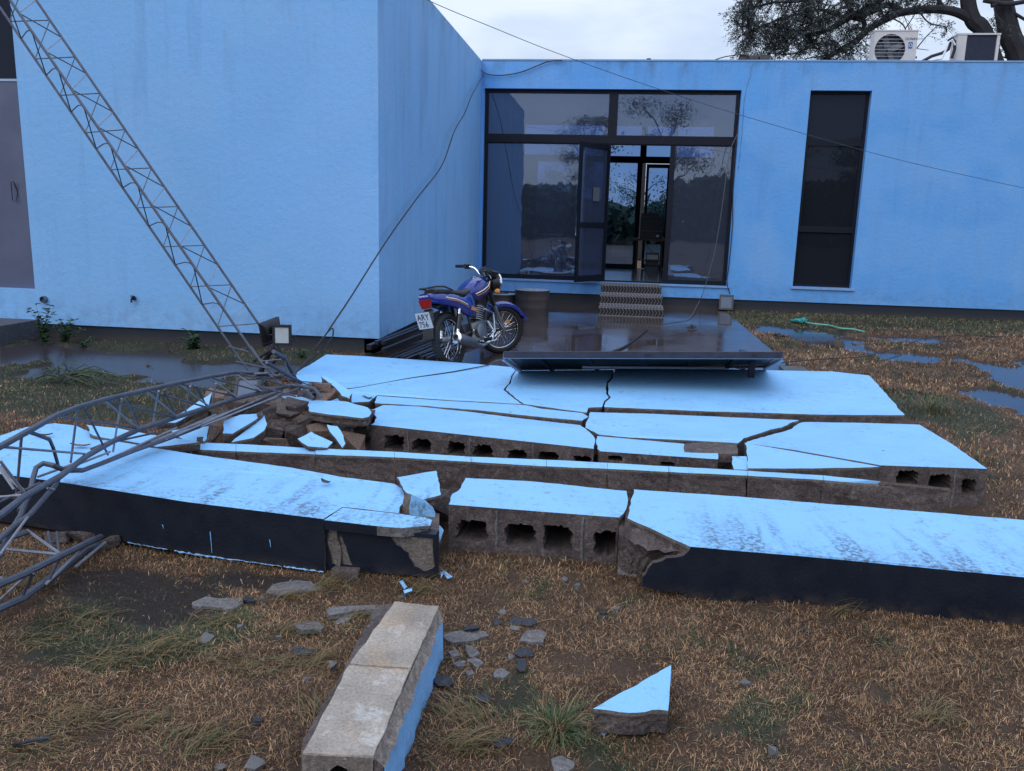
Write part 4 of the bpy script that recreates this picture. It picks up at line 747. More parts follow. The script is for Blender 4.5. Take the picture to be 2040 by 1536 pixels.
U_ = [((p - KA).dot(kd), p.z) for p in PK]; pk.add(PK, tessellate_polygon([[Vector((u, v, 0)) for u, v in U_]]), 'black'); pk.add(PK + PK2, [(i_, (i_ + 1) % 12, 12 + (i_ + 1) % 12, 12 + i_) for i_ in range(12)], 'conc'); tag(pk.build('wall_slab', fixn=False, weld=False), 'jagged left end of the black painted face below the broken corner', 'wall slab', 'fallen wall slabs')
tag(mb.build('broken_corner'), 'rough grey broken corner at the left end of the front right slab', 'concrete chunk')
mb = MB(); P = [g(1231, 1108, .09), g(1248, 1102, .10), g(1258, 1120, .07), g(1274, 1162, -.01), g(1230, 1156, -.01)]; mb.prism(P, 'mortar', (.01, .05, .0)); tag(mb.build('concrete_chunk'), 'smooth grey upright flake leaning on the broken slab corner', 'concrete chunk')
# loose blue pieces on the front row
PL = [
 ('wall_chunk', 'blue flake lying over the gap between front left and centre slabs', [(791, 951, .30), (869, 938, .30), (874, 960, .30), (878, 986, .29), (842, 995, .285), (813, 985, .29), (803, 974, .30)], .05),
 ('wall_chunk', 'blue shard with ragged bite hanging in the gap of the front row', [(876, 1046, .17), (884, 1056, .15), (878, 1076, .12), (867, 1089, .10), (856, 1085, .10), (858, 1058, .16)], .03),
 ('wall_chunk', 'thin forked blue shard on the grass below the front row gap', [(871, 1123, .07), (886, 1137, .05), (902, 1149, .03), (892, 1153, .03), (884, 1143, .04), (878, 1152, .03), (877, 1139, .04)], .012),
 ('wall_chunk', 'upper of two tiny blue chips on the grass above the grey beam', [(795, 1158, .04), (802, 1156, .045), (811, 1169, .04), (805, 1174, .035)], .02),
 ('wall_chunk', 'lower of two tiny blue chips on the grass above the grey beam', [(803, 1176, .04), (821, 1171, .04), (821, 1177, .035), (806, 1182, .035)], .025),
 ('triangular_slab', 'triangular blue wall piece lying alone on the grass at lower right', [(1181, 1412, .105, 'c', .003), (1258, 1370, .105, 'c', .004), (1337, 1325, .105, 'b', .001), (1331, 1416, .105, 'c', .004), (1300, 1414, .105, 'c', .006), (1252, 1420, .105, 'c', .003)], .085),
 ('wall_chunk', 'grey chunk with blue edge at the bottom below the spiky tuft', [(1098, 1512, .06), (1118, 1504, .065), (1146, 1519, .05), (1142, 1530, .05), (1108, 1545, .045)], .05)]
for nm, lab, pts, th in PL: fslab(nm, lab, pts, th=th, cat='wall chunk', group='', jag=.003, step=.025, row=.02, top='slab' if 'grey chunk' not in lab else 'mortar')
# upright chunk
c0 = g(838, 1030, .22); mb = MB(); fc = [onY(x, y, c0.y) for x, y in ((820, 985), (845, 996), (862, 1011), (867, 1022), (866, 1036), (856, 1040), (815, 1026), (816, 1004))]; mb.prism(fc, 'slab', (-.0, .004, 0)); mb2 = [p + Vector((-.035, .006, .006)) for p in fc]
mb.add(fc + mb2, [(i, (i + 1) % 8, 8 + (i + 1) % 8, 8 + i) for i in range(8)], 'render'); mb.add(mb2, [list(range(8))], 'conc'); mb.build; tag(mb.build('wall_chunk'), 'chunk standing on edge on the front row, blue face and grey broken side', 'wall chunk')
# rubble heap plates (blue faced)
RB = [
 ('big blue plate with long dark split in the rubble heap, rear half', [(446, 839, .34), (480, 826, .37), (525, 823, .37), (511, 835, .34), (483, 852, .30), (463, 864, .27), (444, 863, .29)], .05),
 ('big blue plate with long dark split in the rubble heap, front half', [(527, 825, .36), (532, 845, .32), (527, 857, .29), (505, 872, .26), (461, 881, .24), (487, 860, .27), (511, 838, .32)], .05),
 ('blue topped slab piece propped over the right side of the rubble heap', [(617, 797, .33), (690, 800, .33), (733, 812, .32), (740, 822, .31), (735, 830, .31), (722, 833, .31), (690, 829, .32), (650, 825, .32), (617, 820, .33), (613, 808, .33)], .06),
 ('tilted blue plate behind the propped piece under the bent mast end', [(561, 790, .30), (590, 787, .32), (618, 797, .30), (614, 808, .28), (600, 809, .27), (575, 798, .28)], .06),
 ('small blue plate touching the mast above the split plate', [(511, 823, .38), (545, 806, .42), (552, 810, .40), (530, 825, .36)], .05),
 ('long blue plate leaning at the far left of the heap', [(312, 843, .34), (370, 818, .38), (422, 782, .46), (416, 810, .40), (380, 826, .36), (350, 842, .33)], .04),
 ('blue plate below the bent mast at the left of the heap', [(340, 858, .29), (416, 849, .32), (412, 868, .28), (408, 879, .27), (372, 879, .27)], .05),
 ('white blue fragment lying on the block course before the heap', [(593, 874, .31), (620, 860, .33), (663, 881, .29), (652, 892, .27), (614, 889, .28)], .03),
 ('upright blue shard beside the brown block', [(651, 846, .33), (672, 849, .33), (684, 868, .29), (688, 884, .26), (682, 892, .25), (668, 872, .29)], .03),
 ('blue capped brick on the upper heap', [(640, 750, .33), (655, 751, .33), (702, 782, .26), (696, 794, .24), (680, 788, .25), (668, 772, .28)], .08),
 ('tiny rust edged flake on the rear left slab', [(722, 786, .15), (733, 783, .15), (742, 790, .15), (733, 792, .15)], .012),
]
for lab, pts, th in RB: fslab('rubble_plate', lab, pts, th=th, cat='rubble', group='pieces of the rubble heap', jag=.006, step=.04, row=.02)
def chunk(name, lab, px, py, z, w, d, h, rot, k, cat='rubble', group=None, seed=0, tilt=.3, n=13):
    r_ = random.Random(seed); bm = bmesh.new()
    for i in range(n + 4):
        p = Vector([r_.choice((-1, 1)) * r_.uniform(.55, 1) for _ in range(3)]); bm.verts.new((p.x * w / 2, p.y * d / 2, p.z * h / 2))
    rs = bmesh.ops.convex_hull(bm, input=bm.verts); bmesh.ops.delete(bm, geom=[v for v in rs['geom_interior'] if isinstance(v, bmesh.types.BMVert)], context='VERTS')
    bmesh.ops.subdivide_edges(bm, edges=bm.edges, cuts=1, use_grid_fill=True)
    for v in bm.verts: v.co += mnoise.noise_vector(v.co * (6 / max(w, .05)) + Vector((seed, 0, 0))) * min(w, d, h) * .10
    M = Matrix.Rotation(rot, 4, 'Z') @ Matrix.Rotation(r_.uniform(-tilt, tilt), 4, 'X') @ Matrix.Rotation(r_.uniform(-tilt, tilt), 4, 'Y'); bmesh.ops.transform(bm, matrix=M, verts=bm.verts); bmesh.ops.recalc_face_normals(bm, faces=bm.faces)
    me = bpy.data.meshes.new(name); bm.to_mesh(me); bm.free(); me.materials.append(MATS[k]); o = bpy.data.objects.new(name, me); COL.objects.link(o); o.location = g(px, py, z); return tag(o, lab, cat, group)
HP = [ # px,py,z,w,d,h,rot,mat,label
 (640, 776, .26, .20, .14, .12, .5, 'brown', 'brown brick piece under the blue capped brick'), (655, 787, .22, .22, .12, .10, .9, 'brown', 'slanting brown brick leaning on the upper heap'), (632, 783, .20, .12, .12, .14, .2, 'conc', 'dark broken block end at the top of the heap'),
 (583, 812, .26, .26, .14, .12, -.5, 'conc', 'long dark concrete lump under the tilted blue plate'), (600, 822, .22, .24, .14, .10, -.4, 'brown', 'rough brown lump crossing the middle of the heap'), (555, 822, .24, .14, .10, .12, .3, 'render', 'grey wedge behind the cracked plate'),
 (570, 833, .22, .18, .12, .10, -.2, 'conc', 'flat dark stone in the centre of the heap'), (590, 838, .20, .16, .10, .09, -.7, 'brown', 'slanted brick sliver in the centre of the heap'), (616, 845, .19, .16, .14, .15, .1, 'conc', 'rounded concrete lump right of the heap centre'),
 (562, 850, .17, .18, .12, .10, .1, 'conc', 'layered dark concrete piece below the heap centre'), (592, 866, .14, .18, .16, .14, .4, 'conc', 'dark lump behind the white blue fragment'), (550, 884, .12, .20, .12, .10, .2, 'brown', 'brown slab piece sitting on the block course'),
 (640, 862, .18, .20, .12, .12, .6, 'brown', 'brown brick leaning left of the upright shard'), (705, 882, .14, .17, .13, .16, .0, 'brown', 'smooth brown block beside the first hollow block hole'), (690, 866, .16, .12, .10, .10, .4, 'conc', 'grey curved block wall behind the brown block'),
 (435, 862, .18, .12, .10, .22, .1, 'brown', 'brown broken end left of the split plate'), (422, 868, .16, .12, .12, .2, .6, 'conc', 'dark broken block at left of the heap'), (433, 800, .28, .22, .14, .16, -.2, 'brown', 'brown lump behind the leaning plate'),
 (465, 808, .26, .2, .14, .14, .2, 'conc', 'dark lump behind the mast above the split plate'), (398, 876, .30, .035, .03, .035, 0, 'conc', 'tiny dark cube on the left blue plate'), (545, 862, .14, .16, .12, .16, .2, 'conc', 'grey lump right of the split plate'),
 (520, 800, .24, .22, .14, .14, .4, 'conc', 'dark lump hidden below the mast bend'), (660, 880, .10, .2, .14, .14, .2, 'conc', 'dark lump between shard and white fragment'), (625, 812, .16, .3, .2, .14, .1, 'conc', 'big dark block carrying the propped blue slab'),
 (700, 848, .12, .34, .26, .18, .1, 'conc', 'large dark block under the right end of the propped slab'), (500, 872, .08, .3, .2, .14, .1, 'conc', 'dark concrete under the split plate'), (450, 880, .08, .3, .2, .14, .5, 'conc', 'dark concrete at the left foot of the heap'), (380, 838, .14, .3, .2, .2, .5, 'conc', 'dark block under the far left blue plate'),
 (600, 850, .06, .5, .36, .14, .2, 'conc', 'dark mass at the foot of the heap'), (540, 795, .12, .4, .3, .16, .2, 'conc', 'dark mass at the rear of the heap'), (648, 795, .12, .24, .12, .10, .2, 'brown', 'brown fragment before the upper bricks')]
for i, (px, py, z, w, d_, h, r, k, lab) in enumerate(HP): chunk('rubble_piece', lab, px, py, z, w, d_, h, r, k, 'rubble', 'pieces of the rubble heap', 30 + i)
for px, py, z, w, lab in ((835, 1060, .10, .22, 'dark concrete lump inside the gap of the front row'), (880, 1010, .10, .16, 'dark concrete lump deep in the front row gap'), (1445, 905, .12, .1, 'dark lump in the square hole of the middle row')): chunk('rubble_piece', lab, px, py, z, w, w, .16, .3, 'conc', 'rubble', None, int(px))
for i, (px, py, lab) in enumerate(((120, 1070, 'leftmost ragged mortar lump under the left end of the black face'), (165, 1072, 'middle ragged mortar lump under the left end of the black face'), (212, 1084, 'rightmost ragged mortar lump under the left end of the black face'))): chunk('rubble_piece', lab, px, py, .03, .13, .08, .06, i * .4, 'conc', 'rubble', 'mortar lumps under the front left slab', 520 + i, .3)
# mortar flakes and stones on the lawn
def flake(lab, pts, th, k, z=.022, name='mortar_flake', group='mortar flakes scattered on the lawn', cat='debris'): return fslab(name, lab, [(a, b, z) for a, b in pts], th=th, cat=cat, group=group, jag=.004, step=.02, top=k, conc=k, side='m' if k == 'mortar' else 'c', row=.02)
def oval(cx, cy, w, h, n=6, s=0):
    r_ = random.Random(s); n = r_.choice((4, 5, 5, 6)); ph = r_.uniform(0, 6); return [(cx + w / 2 * math.cos(t) * q * 1.12, cy + h / 2 * math.sin(t) * q * 1.12) for t, q in [(ph + 2 * math.pi * (i + r_.uniform(-.28, .28)) / n, r_.uniform(.6, 1.15)) for i in range(n)]]
flake('large flat mortar sheet in the muddy patch below the front left slab', [(383, 1199), (410, 1188), (440, 1192), (480, 1190), (486, 1202), (462, 1214), (420, 1208), (388, 1208)], .02, 'mortar')
flake('broad pale mortar sheet half under the front left slab', [(530, 1180), (545, 1164), (590, 1155), (620, 1158), (640, 1172), (590, 1182), (560, 1186)], .015, 'mortar')
flake('long grey mortar bar left of the beam top', [(650, 1218), (655, 1210), (720, 1206), (752, 1206), (750, 1213), (700, 1218), (655, 1226)], .02, 'mortar', .035)
flake('grey mortar sliver tucked under the long bar by the beam', [(664, 1240), (690, 1224), (706, 1222), (690, 1238), (672, 1244)], .02, 'mortar')
flake('rounded grey mortar lump left of the beam', [(586, 1242), (600, 1238), (636, 1238), (646, 1248), (640, 1254), (600, 1255), (590, 1250)], .02, 'mortar', .03)
flake('dark sliver with white chipped edge left of the beam', [(580, 1292), (600, 1290), (626, 1294), (620, 1302), (590, 1302)], .02, 'mortar_dark')
flake('pale triangular chip left of the beam', [(655, 1316), (673, 1319), (658, 1332)], .015, 'mortar', .05)
flake('flat mortar sheet right of the beam carrying a black stone', [(884, 1264), (905, 1258), (940, 1254), (968, 1258), (974, 1266), (945, 1276), (900, 1280), (886, 1272)], .015, 'mortar')
flake('grey angular sheet farther right of the beam', [(1034, 1276), (1050, 1256), (1076, 1254), (1090, 1262), (1082, 1280), (1050, 1278)], .018, 'mortar')
for i, (cx, cy, w, h, k, lab) in enumerate(((903, 1302, 36, 18, 'mortar', 'oval mortar flake beside the middle of the beam'), (942, 1296, 34, 24, 'mortar', 'squarish mortar flake with scored face, upper of the cluster'), (944, 1318, 38, 22, 'mortar', 'flat mortar flake, lower of the cluster by the beam'), (915, 1322, 26, 18, 'mortar', 'half buried mortar flake behind the cluster'), (990, 1238, 24, 14, 'mortar_dark', 'small black flake above the stone sheet'), (1028, 1237, 24, 16, 'mortar_dark', 'black flake, left of the dark pair in dry grass'), (1056, 1238, 34, 16, 'mortar_dark', 'black flake, right of the dark pair in dry grass'), (1043, 1298, 42, 16, 'mortar_dark', 'long black flake below the angular sheet'), (1037, 1324, 28, 24, 'mortar_dark', 'black wedge lump below the long black flake'), (1018, 1308, 16, 14, 'mortar', 'grey crumb touching the black flakes'), (998, 1340, 28, 30, 'mortar', 'slanting grey flake below the cluster'), (884, 1355, 52, 20, 'mortar_dark', 'dark broken lump in shade right of the beam'), (963, 1390, 36, 26, 'mortar_dark', 'dark flake with grey chip in the open grass'), (999, 1476, 50, 18, 'mortar_dark', 'black topped mortar bar left of the spiky tuft'), (1003, 1218, 20, 12, 'mortar', 'pale grey crumb among dry straw'), (1024, 1250, 24, 12, 'mortar', 'grey flake behind the angular sheet'), (936, 1340, 22, 12, 'mortar', 'small grey crumb under the cluster'))):
    flake(lab, oval(cx, cy, w, h, 6, i + 70), .02 if k == 'mortar_dark' else .015, k, .028 if k == 'mortar_dark' else .022)
ST = [(941, 1256, .10, .05, 'mortar_dark', 'black stone resting on the flat mortar sheet'), (611, 1355, .05, .03, 'stone', 'pale pebble left of the beam foot'), (410, 1274, .10, .03, 'stone', 'flat grey stone among long lodged grass'), (512, 1438, .06, .04, 'mortar_dark', 'round dark pebble left of the beam front'), (507, 1524, .10, .04, 'stone', 'grey stone at the bottom edge left of the beam'), (448, 1222, .02, .01, 'white', 'tiny white chip below the large mortar sheet'), (1125, 1157, .06, .04, 'stone', 'pale stone under the hollow cavities, left of a pair'), (1149, 1168, .06, .05, 'stone', 'darker stone under the hollow cavities, right of a pair'), (1047, 1160, .05, .02, 'stone', 'small flat stone below the front centre slab'), (1228, 1214, .06, .03, 'stone', 'grey stone in dry grass below the broken corner'), (1203, 1222, .04, .02, 'mortar_dark', 'dark crumb in dry grass below the centre slab'), (1608, 1258, .05, .02, 'mortar_dark', 'dark crumb in grass before the black slab face'), (1484, 1361, .06, .03, 'stone', 'grey pebble right of the triangular slab'), (1539, 1500, .05, .05, 'stone', 'brownish grey stone near the lower right'), (1203, 1461, .03, .01, 'slab', 'tiny blue chip below the triangular slab'), (1324, 1246, .04, .02, 'mortar_dark', 'dark crumb far right of the black flakes'), (497, 1198, .12, .05, 'mortar_dark', 'dark block stub beside the large mortar sheet'), (520, 1195, .05, .04, 'stone', 'grey stub right of the large mortar sheet'), (690, 1170, .05, .02, 'stone', 'grey crumb below the jutting block'), (555, 1270, .04, .02, 'stone', 'half hidden grey crumb in the lodged grass'), (918, 1134, .04, .03, 'stone', 'grey crumb right of the forked blue shard'), (800, 1190, .06, .02, 'stone', 'grey crumb between chips and beam'), (440, 1530, .05, .02, 'stone', 'grey crumb at the bottom edge in green grass'), (480, 1250, .05, .03, 'stone', 'grey crumb half sunk left of the rounded lump')]
for i, (px, py, w, h, k, lab) in enumerate(ST): chunk('stone', lab, px, py, .008 + h * .22, w * .62, w * .5, h * .7, i * .7, k, 'stone', 'stones scattered on the lawn', 300 + i, .2)
chunk('mortar_bar', 'long dark mortar sliver in grass at lower left corner', 62, 1478, .018, .105, .026, .022, .55, 'mortar_dark', 'debris', None, 611, .1)
# dead leaves and twig on the slabs
for i, (px, py, z, l_, r, lab) in enumerate(((88, 868, .31, .10, .3, 'curled dark leaf on the front left slab under the mast'), (160, 889, .305, .12, .1, 'brown dead leaf on the front left slab beside the mast'), (649, 962, .29, .07, -.5, 'black chip on the middle of the front left slab'))):
    c = g(px, py, z); mb = MB(); v = Vector((math.cos(r), math.sin(r), 0)); w = Vector((-v.y, v.x, 0)); rings = []
    for t in np.linspace(-1, 1, 7): hw = .016 * (1 - t * t) + .001; cc = c + v * t * l_ / 2 + Vector((0, 0, .012 * t * t)); rings.append([cc - w * hw + Vector((0, 0, .006)), cc + Vector((0, 0, 0)), cc + w * hw + Vector((0, 0, .007))])
    mb.add([p for q in rings for p in q], [(i_ * 3 + j, i_ * 3 + j + 1, i_ * 3 + j + 4, i_ * 3 + j + 3) for i_ in range(6) for j in range(2)], 'scrap' if i != 1 else 'brown'); tag(mb.build('dead_leaf' if i < 2 else 'paint_chip', fixn=False), lab, 'leaf' if i < 2 else 'debris')
# ---- foreground beam
bm_ = empty('concrete_beam', g(740, 1360, 0), 'pale two block beam with blue side lying on the grass in the foreground', 'concrete beam')
H = .19
TL, TR = g(786, 1198, H), g(874, 1207, H); ML, MR = g(696, 1323, H), g(817, 1332, H); BL, BR = g(603, 1500, H), g(744, 1506, H)
def bblock(a, b, c_, d_, gap, skip=False):   # far-left, far-right, near-right, near-left
    v = (a - d_).normalized() * gap; a2, b2 = a, b; n = 10; mb = MB(); top = []
    per = [(a, b), (b, c_), (c_, d_), (d_, a)]; B = []
    for p, q in per:
        for t in range(n): w = p.lerp(q, t / n); B.append(w + Vector((random.uniform(-1, 1), random.uniform(-1, 1), random.uniform(-.6, .2))) * (.003 if t else 0))
    mb.add(B, tessellate_polygon([[Vector((p.x, p.y, 0)) for p in B]]), 'beamtop'); N_ = len(B); cen = sum(B, Vector()) / N_
    lo = [Vector((p.x + (p.x - cen.x) * .01, p.y + (p.y - cen.y) * .01, H - .012)) for p in B]; lo2 = [Vector((p.x, p.y, -.01)) for p in lo]
    mb.add(B + lo, [(i, (i + 1) % N_, N_ + (i + 1) % N_, N_ + i) for i in range(N_)], 'beamtop'); mb.add(lo + lo2, [(i, (i + 1) % N_, N_ + (i + 1) % N_, N_ + i) for i in range(N_) if not (skip and 2 * n <= i < 3 * n)], 'conc'); return mb
up = (TL - ML).normalized()
bblock(TL, TR, MR + up * .006, ML + up * .006, 0).build('block', bm_); bblock(ML - up * .006, MR - up * .006, BR, BL, 0, True).build('block', bm_)
# mortar ledges both sides and blue painted side
LR1, LR2 = g(882, 1230, H - .03), g(765, 1528, H - .03)
mb = MB(); rows_ = []
for t in np.linspace(0, 1, 26):
    a = TR.lerp(BR, t) - Vector((0, 0, .006)); b = LR1.lerp(LR2, t); j = Vector((random.uniform(-1, 1), random.uniform(-1, 1), 0)) * .006
    rows_.append([a, a.lerp(b, .5) + Vector((0, 0, random.uniform(-.008, .004))), b + j, Vector((b.x + j.x - .002, b.y + j.y, -.01))])
mb.add([p for r in rows_ for p in r], [(i * 4 + j, i * 4 + j + 1, (i + 1) * 4 + j + 1, (i + 1) * 4 + j) for i in range(25) for j in range(2)], 'render')
mb.add([rows_[0][0], rows_[0][2], rows_[0][3], Vector((rows_[0][0].x, rows_[0][0].y, -.01))], [(0, 1, 2, 3)], 'conc'); mb.add([rows_[-1][0], rows_[-1][2], rows_[-1][3], Vector((rows_[-1][0].x, rows_[-1][0].y, -.01))], [(0, 1, 2, 3)], 'conc')
mb.build('mortar_ledge', bm_, fixn=False, weld=False)
mb = MB(); o_ = (LR1 - TR); o_.z = 0; o_ = o_.normalized() * .006
q = [r[2] + o_ for r in rows_]; q2 = [Vector((p.x + o_.x, p.y, -.01)) for p in q]; mb.add(q + q2, [(i, i + 1, 26 + i + 1, 26 + i) for i in range(25)], 'wall'); q3 = [p - o_ for p in q]; mb.add(q + q3, [(i, i + 1, 26 + i + 1, 26 + i) for i in range(25)], 'render'); mb.build('painted_side', bm_, fixn=False, weld=False)
LL1, LL2 = g(754, 1207, H - .02), g(600, 1492, H - .03); mb = MB(); rows_ = []
for t in np.linspace(0, 1, 26):
    a = TL.lerp(BL, t) - Vector((0, 0, .008)); b = LL1.lerp(LL2, t) - Vector((random.uniform(-.002, .012), 0, 0)); rows_.append([a, b, Vector((b.x, b.y, -.01))])
mb.add([p for r in rows_ for p in r], [(i * 3 + j, i * 3 + j + 1, (i + 1) * 3 + j + 1, (i + 1) * 3 + j) for i in range(25) for j in range(2)], 'conc'); mb.add([rows_[-1][0], rows_[-1][1], rows_[-1][2], Vector((rows_[-1][0].x, rows_[-1][0].y, -.01))], [(0, 1, 2, 3)], 'render'); mb.build('mortar_ledge', bm_, fixn=False, weld=False)
# near end face with a core hole
a = g(603, 1501.5, H - .004); b = g(744, 1507.5, H - .004); dv = (b - a); dv.z = 0; L_ = dv.length; dv.normalize(); nr = Vector((dv.y, -dv.x, 0)); ring = [(L_ * .52 + L_ * .2 * math.cos(t) * random.uniform(.85, 1.1), H * .56 + H * .27 * math.sin(t) * random.uniform(.85, 1.1) - .0) for t in np.linspace(0, 2 * math.pi, 19)[:-1]]
mb = MB(); holed(rect(0, L_, -.01, H - .004), [ring], lambda u, v: Vector((a.x, a.y, 0)) + dv * u + Vector((0, 0, v)) + nr * .006, -nr, 0, 'render', mb); q1 = [Vector((a.x, a.y, 0)) + dv * u + Vector((0, 0, v)) + nr * .006 for u, v in ring]; q2 = [p - nr * .15 for p in q1]; n_ = len(q1); mb.add(q1 + q2, [(i, (i + 1) % n_, n_ + (i + 1) % n_, n_ + i) for i in range(n_)], 'conc'); mb.add(q2, [list(range(n_))], 'conc'); mb.build('end_face', bm_, fixn=False, weld=False)
# ================================================================== FALLEN LATTICE MAST
mast = empty('lattice_mast', g(545, 760, .2), 'grey lattice steel mast buckled over the fallen wall, upper end leaning across the front block', 'lattice mast')
def mpart(nm, pts, r, k='mast', n=8): b_ = MB(); b_.tube(pts, r, k, n); return b_.build(nm, mast)
def ext(p, q, t): return p + (q - p) * t
YL, YM, YR = 7.75, 7.42, 7.72
cl0, cl1 = onY(475, 712, YL), onY(0, 15, YL); cm0, cm1 = onY(515, 717, YM), onY(20, 0, YM); cr0, cr1 = onY(534, 673, YR), onY(72, 0, YR)
clx = onY(507, 752, YL)
CH = {'L': (cl0, ext(cl0, cl1, 1.3)), 'M': (cm0, ext(cm0, cm1, 1.3)), 'R': (cr0, ext(cr0, cr1, 1.3))}
mpart('chord', [clx, CH['L'][0], CH['L'][1]], .0125); mpart('chord', [onY(545, 745, YM), CH['M'][0], CH['M'][1]], .0135); mpart('chord', [onY(548, 697, YR), CH['R'][0], CH['R'][1]], .0125)
# brace nodes, bay by bay, dropped onto the straight chords
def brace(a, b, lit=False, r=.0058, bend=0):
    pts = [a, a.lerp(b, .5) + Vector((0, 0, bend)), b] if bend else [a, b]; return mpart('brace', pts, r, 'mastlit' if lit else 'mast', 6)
def nodes(L_, Y, ch):
    a, b = CH[ch]; d = (b - a).normalized(); P = [onY(x / 2.021, y / 2.021, Y) for x, y in L_]; P = [a + d * (p - a).dot(d) for p in P]; st = (P[0] - P[2]) / 2; return [P[0] + st * 2, P[0] + st] + P
RK = nodes([(245, 155), (345, 300), (450, 455), (553, 605), (657, 760), (768, 915), (876, 1065), (985, 1225)], YR, 'R'); MK = nodes([(185, 205), (290, 360), (393, 510), (500, 663), (610, 823), (725, 985), (840, 1155), (950, 1310)], YM, 'M')
LK = nodes([(80, 160), (180, 308), (277, 458), (378, 607), (485, 763), (590, 917), (697, 1072), (805, 1232)], YL, 'L'); L2 = nodes([(140, 238), (240, 385), (340, 537), (440, 687), (545, 840), (655, 995), (765, 1155), (875, 1315)], YL, 'L')
R2 = nodes([(300, 232), (400, 378), (497, 527), (605, 680), (712, 835), (820, 990), (930, 1148), (1036, 1305)], YR, 'R'); MF = nodes([(125, 130), (228, 288), (328, 437), (440, 590), (547, 750), (658, 912), (775, 1073), (888, 1240)], YM, 'M')
for k in range(10):
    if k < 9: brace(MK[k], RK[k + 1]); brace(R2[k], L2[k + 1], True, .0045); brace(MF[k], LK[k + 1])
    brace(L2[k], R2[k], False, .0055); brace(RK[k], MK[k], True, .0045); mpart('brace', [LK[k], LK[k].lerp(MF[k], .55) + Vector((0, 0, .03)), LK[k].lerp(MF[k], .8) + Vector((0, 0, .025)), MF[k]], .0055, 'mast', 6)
# lower bent section
def zp(L_): return [g(a, b, c) for a, b, c in L_]
CA = [(560, 752, .50), (504, 743, .56), (465, 742, .60), (414, 751, .62), (353, 763, .64), (289, 777, .66), (207, 796, .69), (155, 811, .71), (111, 828, .73), (60, 857, .75), (0, 890, .76), (-80, 930, .78)]
CB = [(640, 792, .36), (625, 774, .42), (601, 769, .44), (578, 768, .44), (469, 794, .44), (352, 831, .44), (273, 857, .44), (219, 882, .43), (172, 909, .42), (121, 948, .40), (51, 988, .44), (0, 1027, .45), (-70, 1070, .46)]
CC = [(562, 777, .36), (500, 805, .36), (414, 843, .35), (340, 872, .36), (266, 898, .35), (200, 924, .35), (165, 937, .36), (129, 937, .39), (105, 927, .43), (86, 923, .44), (72, 932, .43), (66, 952, .40), (60, 985, .35), (50, 1005, .33), (39, 1018, .32)]
mpart('chord', zp(CA), .0130); mpart('chord', zp(CB), .0148); mpart('chord', zp(CC), .0130)
CDp = [(117, 952, .38), (110, 968, .36), (60, 1025, .34), (25, 1050, .33), (0, 1073, .32), (-60, 1130, .3)]
mpart('chord', zp([(62, 975, .36), (40, 1030, .33), (20, 1062, .3), (0, 1105, .28), (-40, 1150, .28)]), .013); mpart('chord', zp(CDp), .012)
mpart('chord', zp([(545, 700, .75), (566, 712, .66), (590, 757, .44), (625, 795, .34)]), .0145); mpart('chord', zp([(531, 722, .66), (565, 742, .56), (600, 762, .46)]), .013)
A_ = {}; 
BR_ = [  # (ax, ay, az, bx, by, bz, lit)
 (465, 741, .60, 520, 779, .46, 1), (414, 751, .62, 473, 792, .45, 1), (289, 777, .66, 352, 830, .45, 1), (207, 796, .69, 274, 853, .45, 1), (353, 763, .64, 414, 808, .45, 1),
 (353, 763, .64, 470, 790, .45, 0), (289, 777, .66, 414, 812, .45, 0), (207, 796, .69, 348, 831, .45, 0), (111, 828, .73, 273, 853, .45, 0), (0, 890, .75, 168, 904, .43, 1), (414, 751, .62, 520, 780, .45, 0), (465, 741, .60, 578, 770, .45, 0),
 (316, 779, .66, 305, 843, .40, 1), (379, 769, .63, 369, 824, .40, 1), (242, 794, .67, 225, 900, .36, 1), (154, 816, .70, 141, 921, .37, 1), (43, 868, .74, 33, 985, .34, 1), (430, 764, .60, 422, 812, .42, 1),
 (250, 790, .67, 277, 850, .38, 0), (326, 777, .65, 348, 824, .4, 0), (168, 812, .70, 215, 906, .36, 0), (390, 768, .63, 412, 810, .4, 0), (0, 918, .60, 51, 985, .42, 1),
 (273, 857, .44, 180, 895, .38, 0), (219, 882, .43, 310, 862, .38, 0), (180, 932, .35, 352, 852, .38, 1), (266, 898, .35, 430, 826, .38, 1), (330, 876, .36, 520, 794, .40, 1), (300, 880, .36, 470, 815, .38, 1), (400, 850, .36, 590, 775, .42, 1), (430, 838, .36, 560, 790, .40, 0), (360, 862, .35, 500, 805, .38, 0), (414, 843, .35, 601, 771, .43, 0), (240, 905, .34, 330, 866, .36, 0), (130, 935, .38, 219, 900, .38, 1), (75, 950, .38, 172, 915, .38, 1), (0, 1000, .40, 80, 962, .42, 0), (0, 990, .40, 44, 986, .42, 1), (0, 935, .5, 28, 975, .42, 1), (0, 1105, .3, 55, 1030, .34, 1), (94, 972, .38, 108, 976, .36, 1),
 (508, 752, .55, 560, 752, .5, 0), (545, 745, .52, 620, 768, .42, 0), (500, 765, .5, 590, 790, .4, 0), (520, 720, .6, 560, 716, .62, 0), (566, 712, .66, 575, 760, .46, 1), (548, 750, .52, 590, 745, .5, 0), (600, 765, .44, 593, 790, .38, 0), (593, 790, .36, 640, 778, .34, 0), (470, 720, .45, 540, 735, .55, 0), (500, 690, .7, 530, 735, .55, 0), (455, 690, .60, 495, 701, .62, 0)]
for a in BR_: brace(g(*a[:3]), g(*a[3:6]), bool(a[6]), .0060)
mpart('brace', zp([(59, 861, .74), (80, 868, .70), (99, 876, .62), (106, 892, .55), (116, 928, .40)]), .0085, 'mast', 6); mpart('brace', zp([(0, 928, .50), (20, 955, .44), (44, 975, .42), (50, 985, .40), (40, 991, .40), (0, 990, .40)]), .0075, 'mastlit', 6)
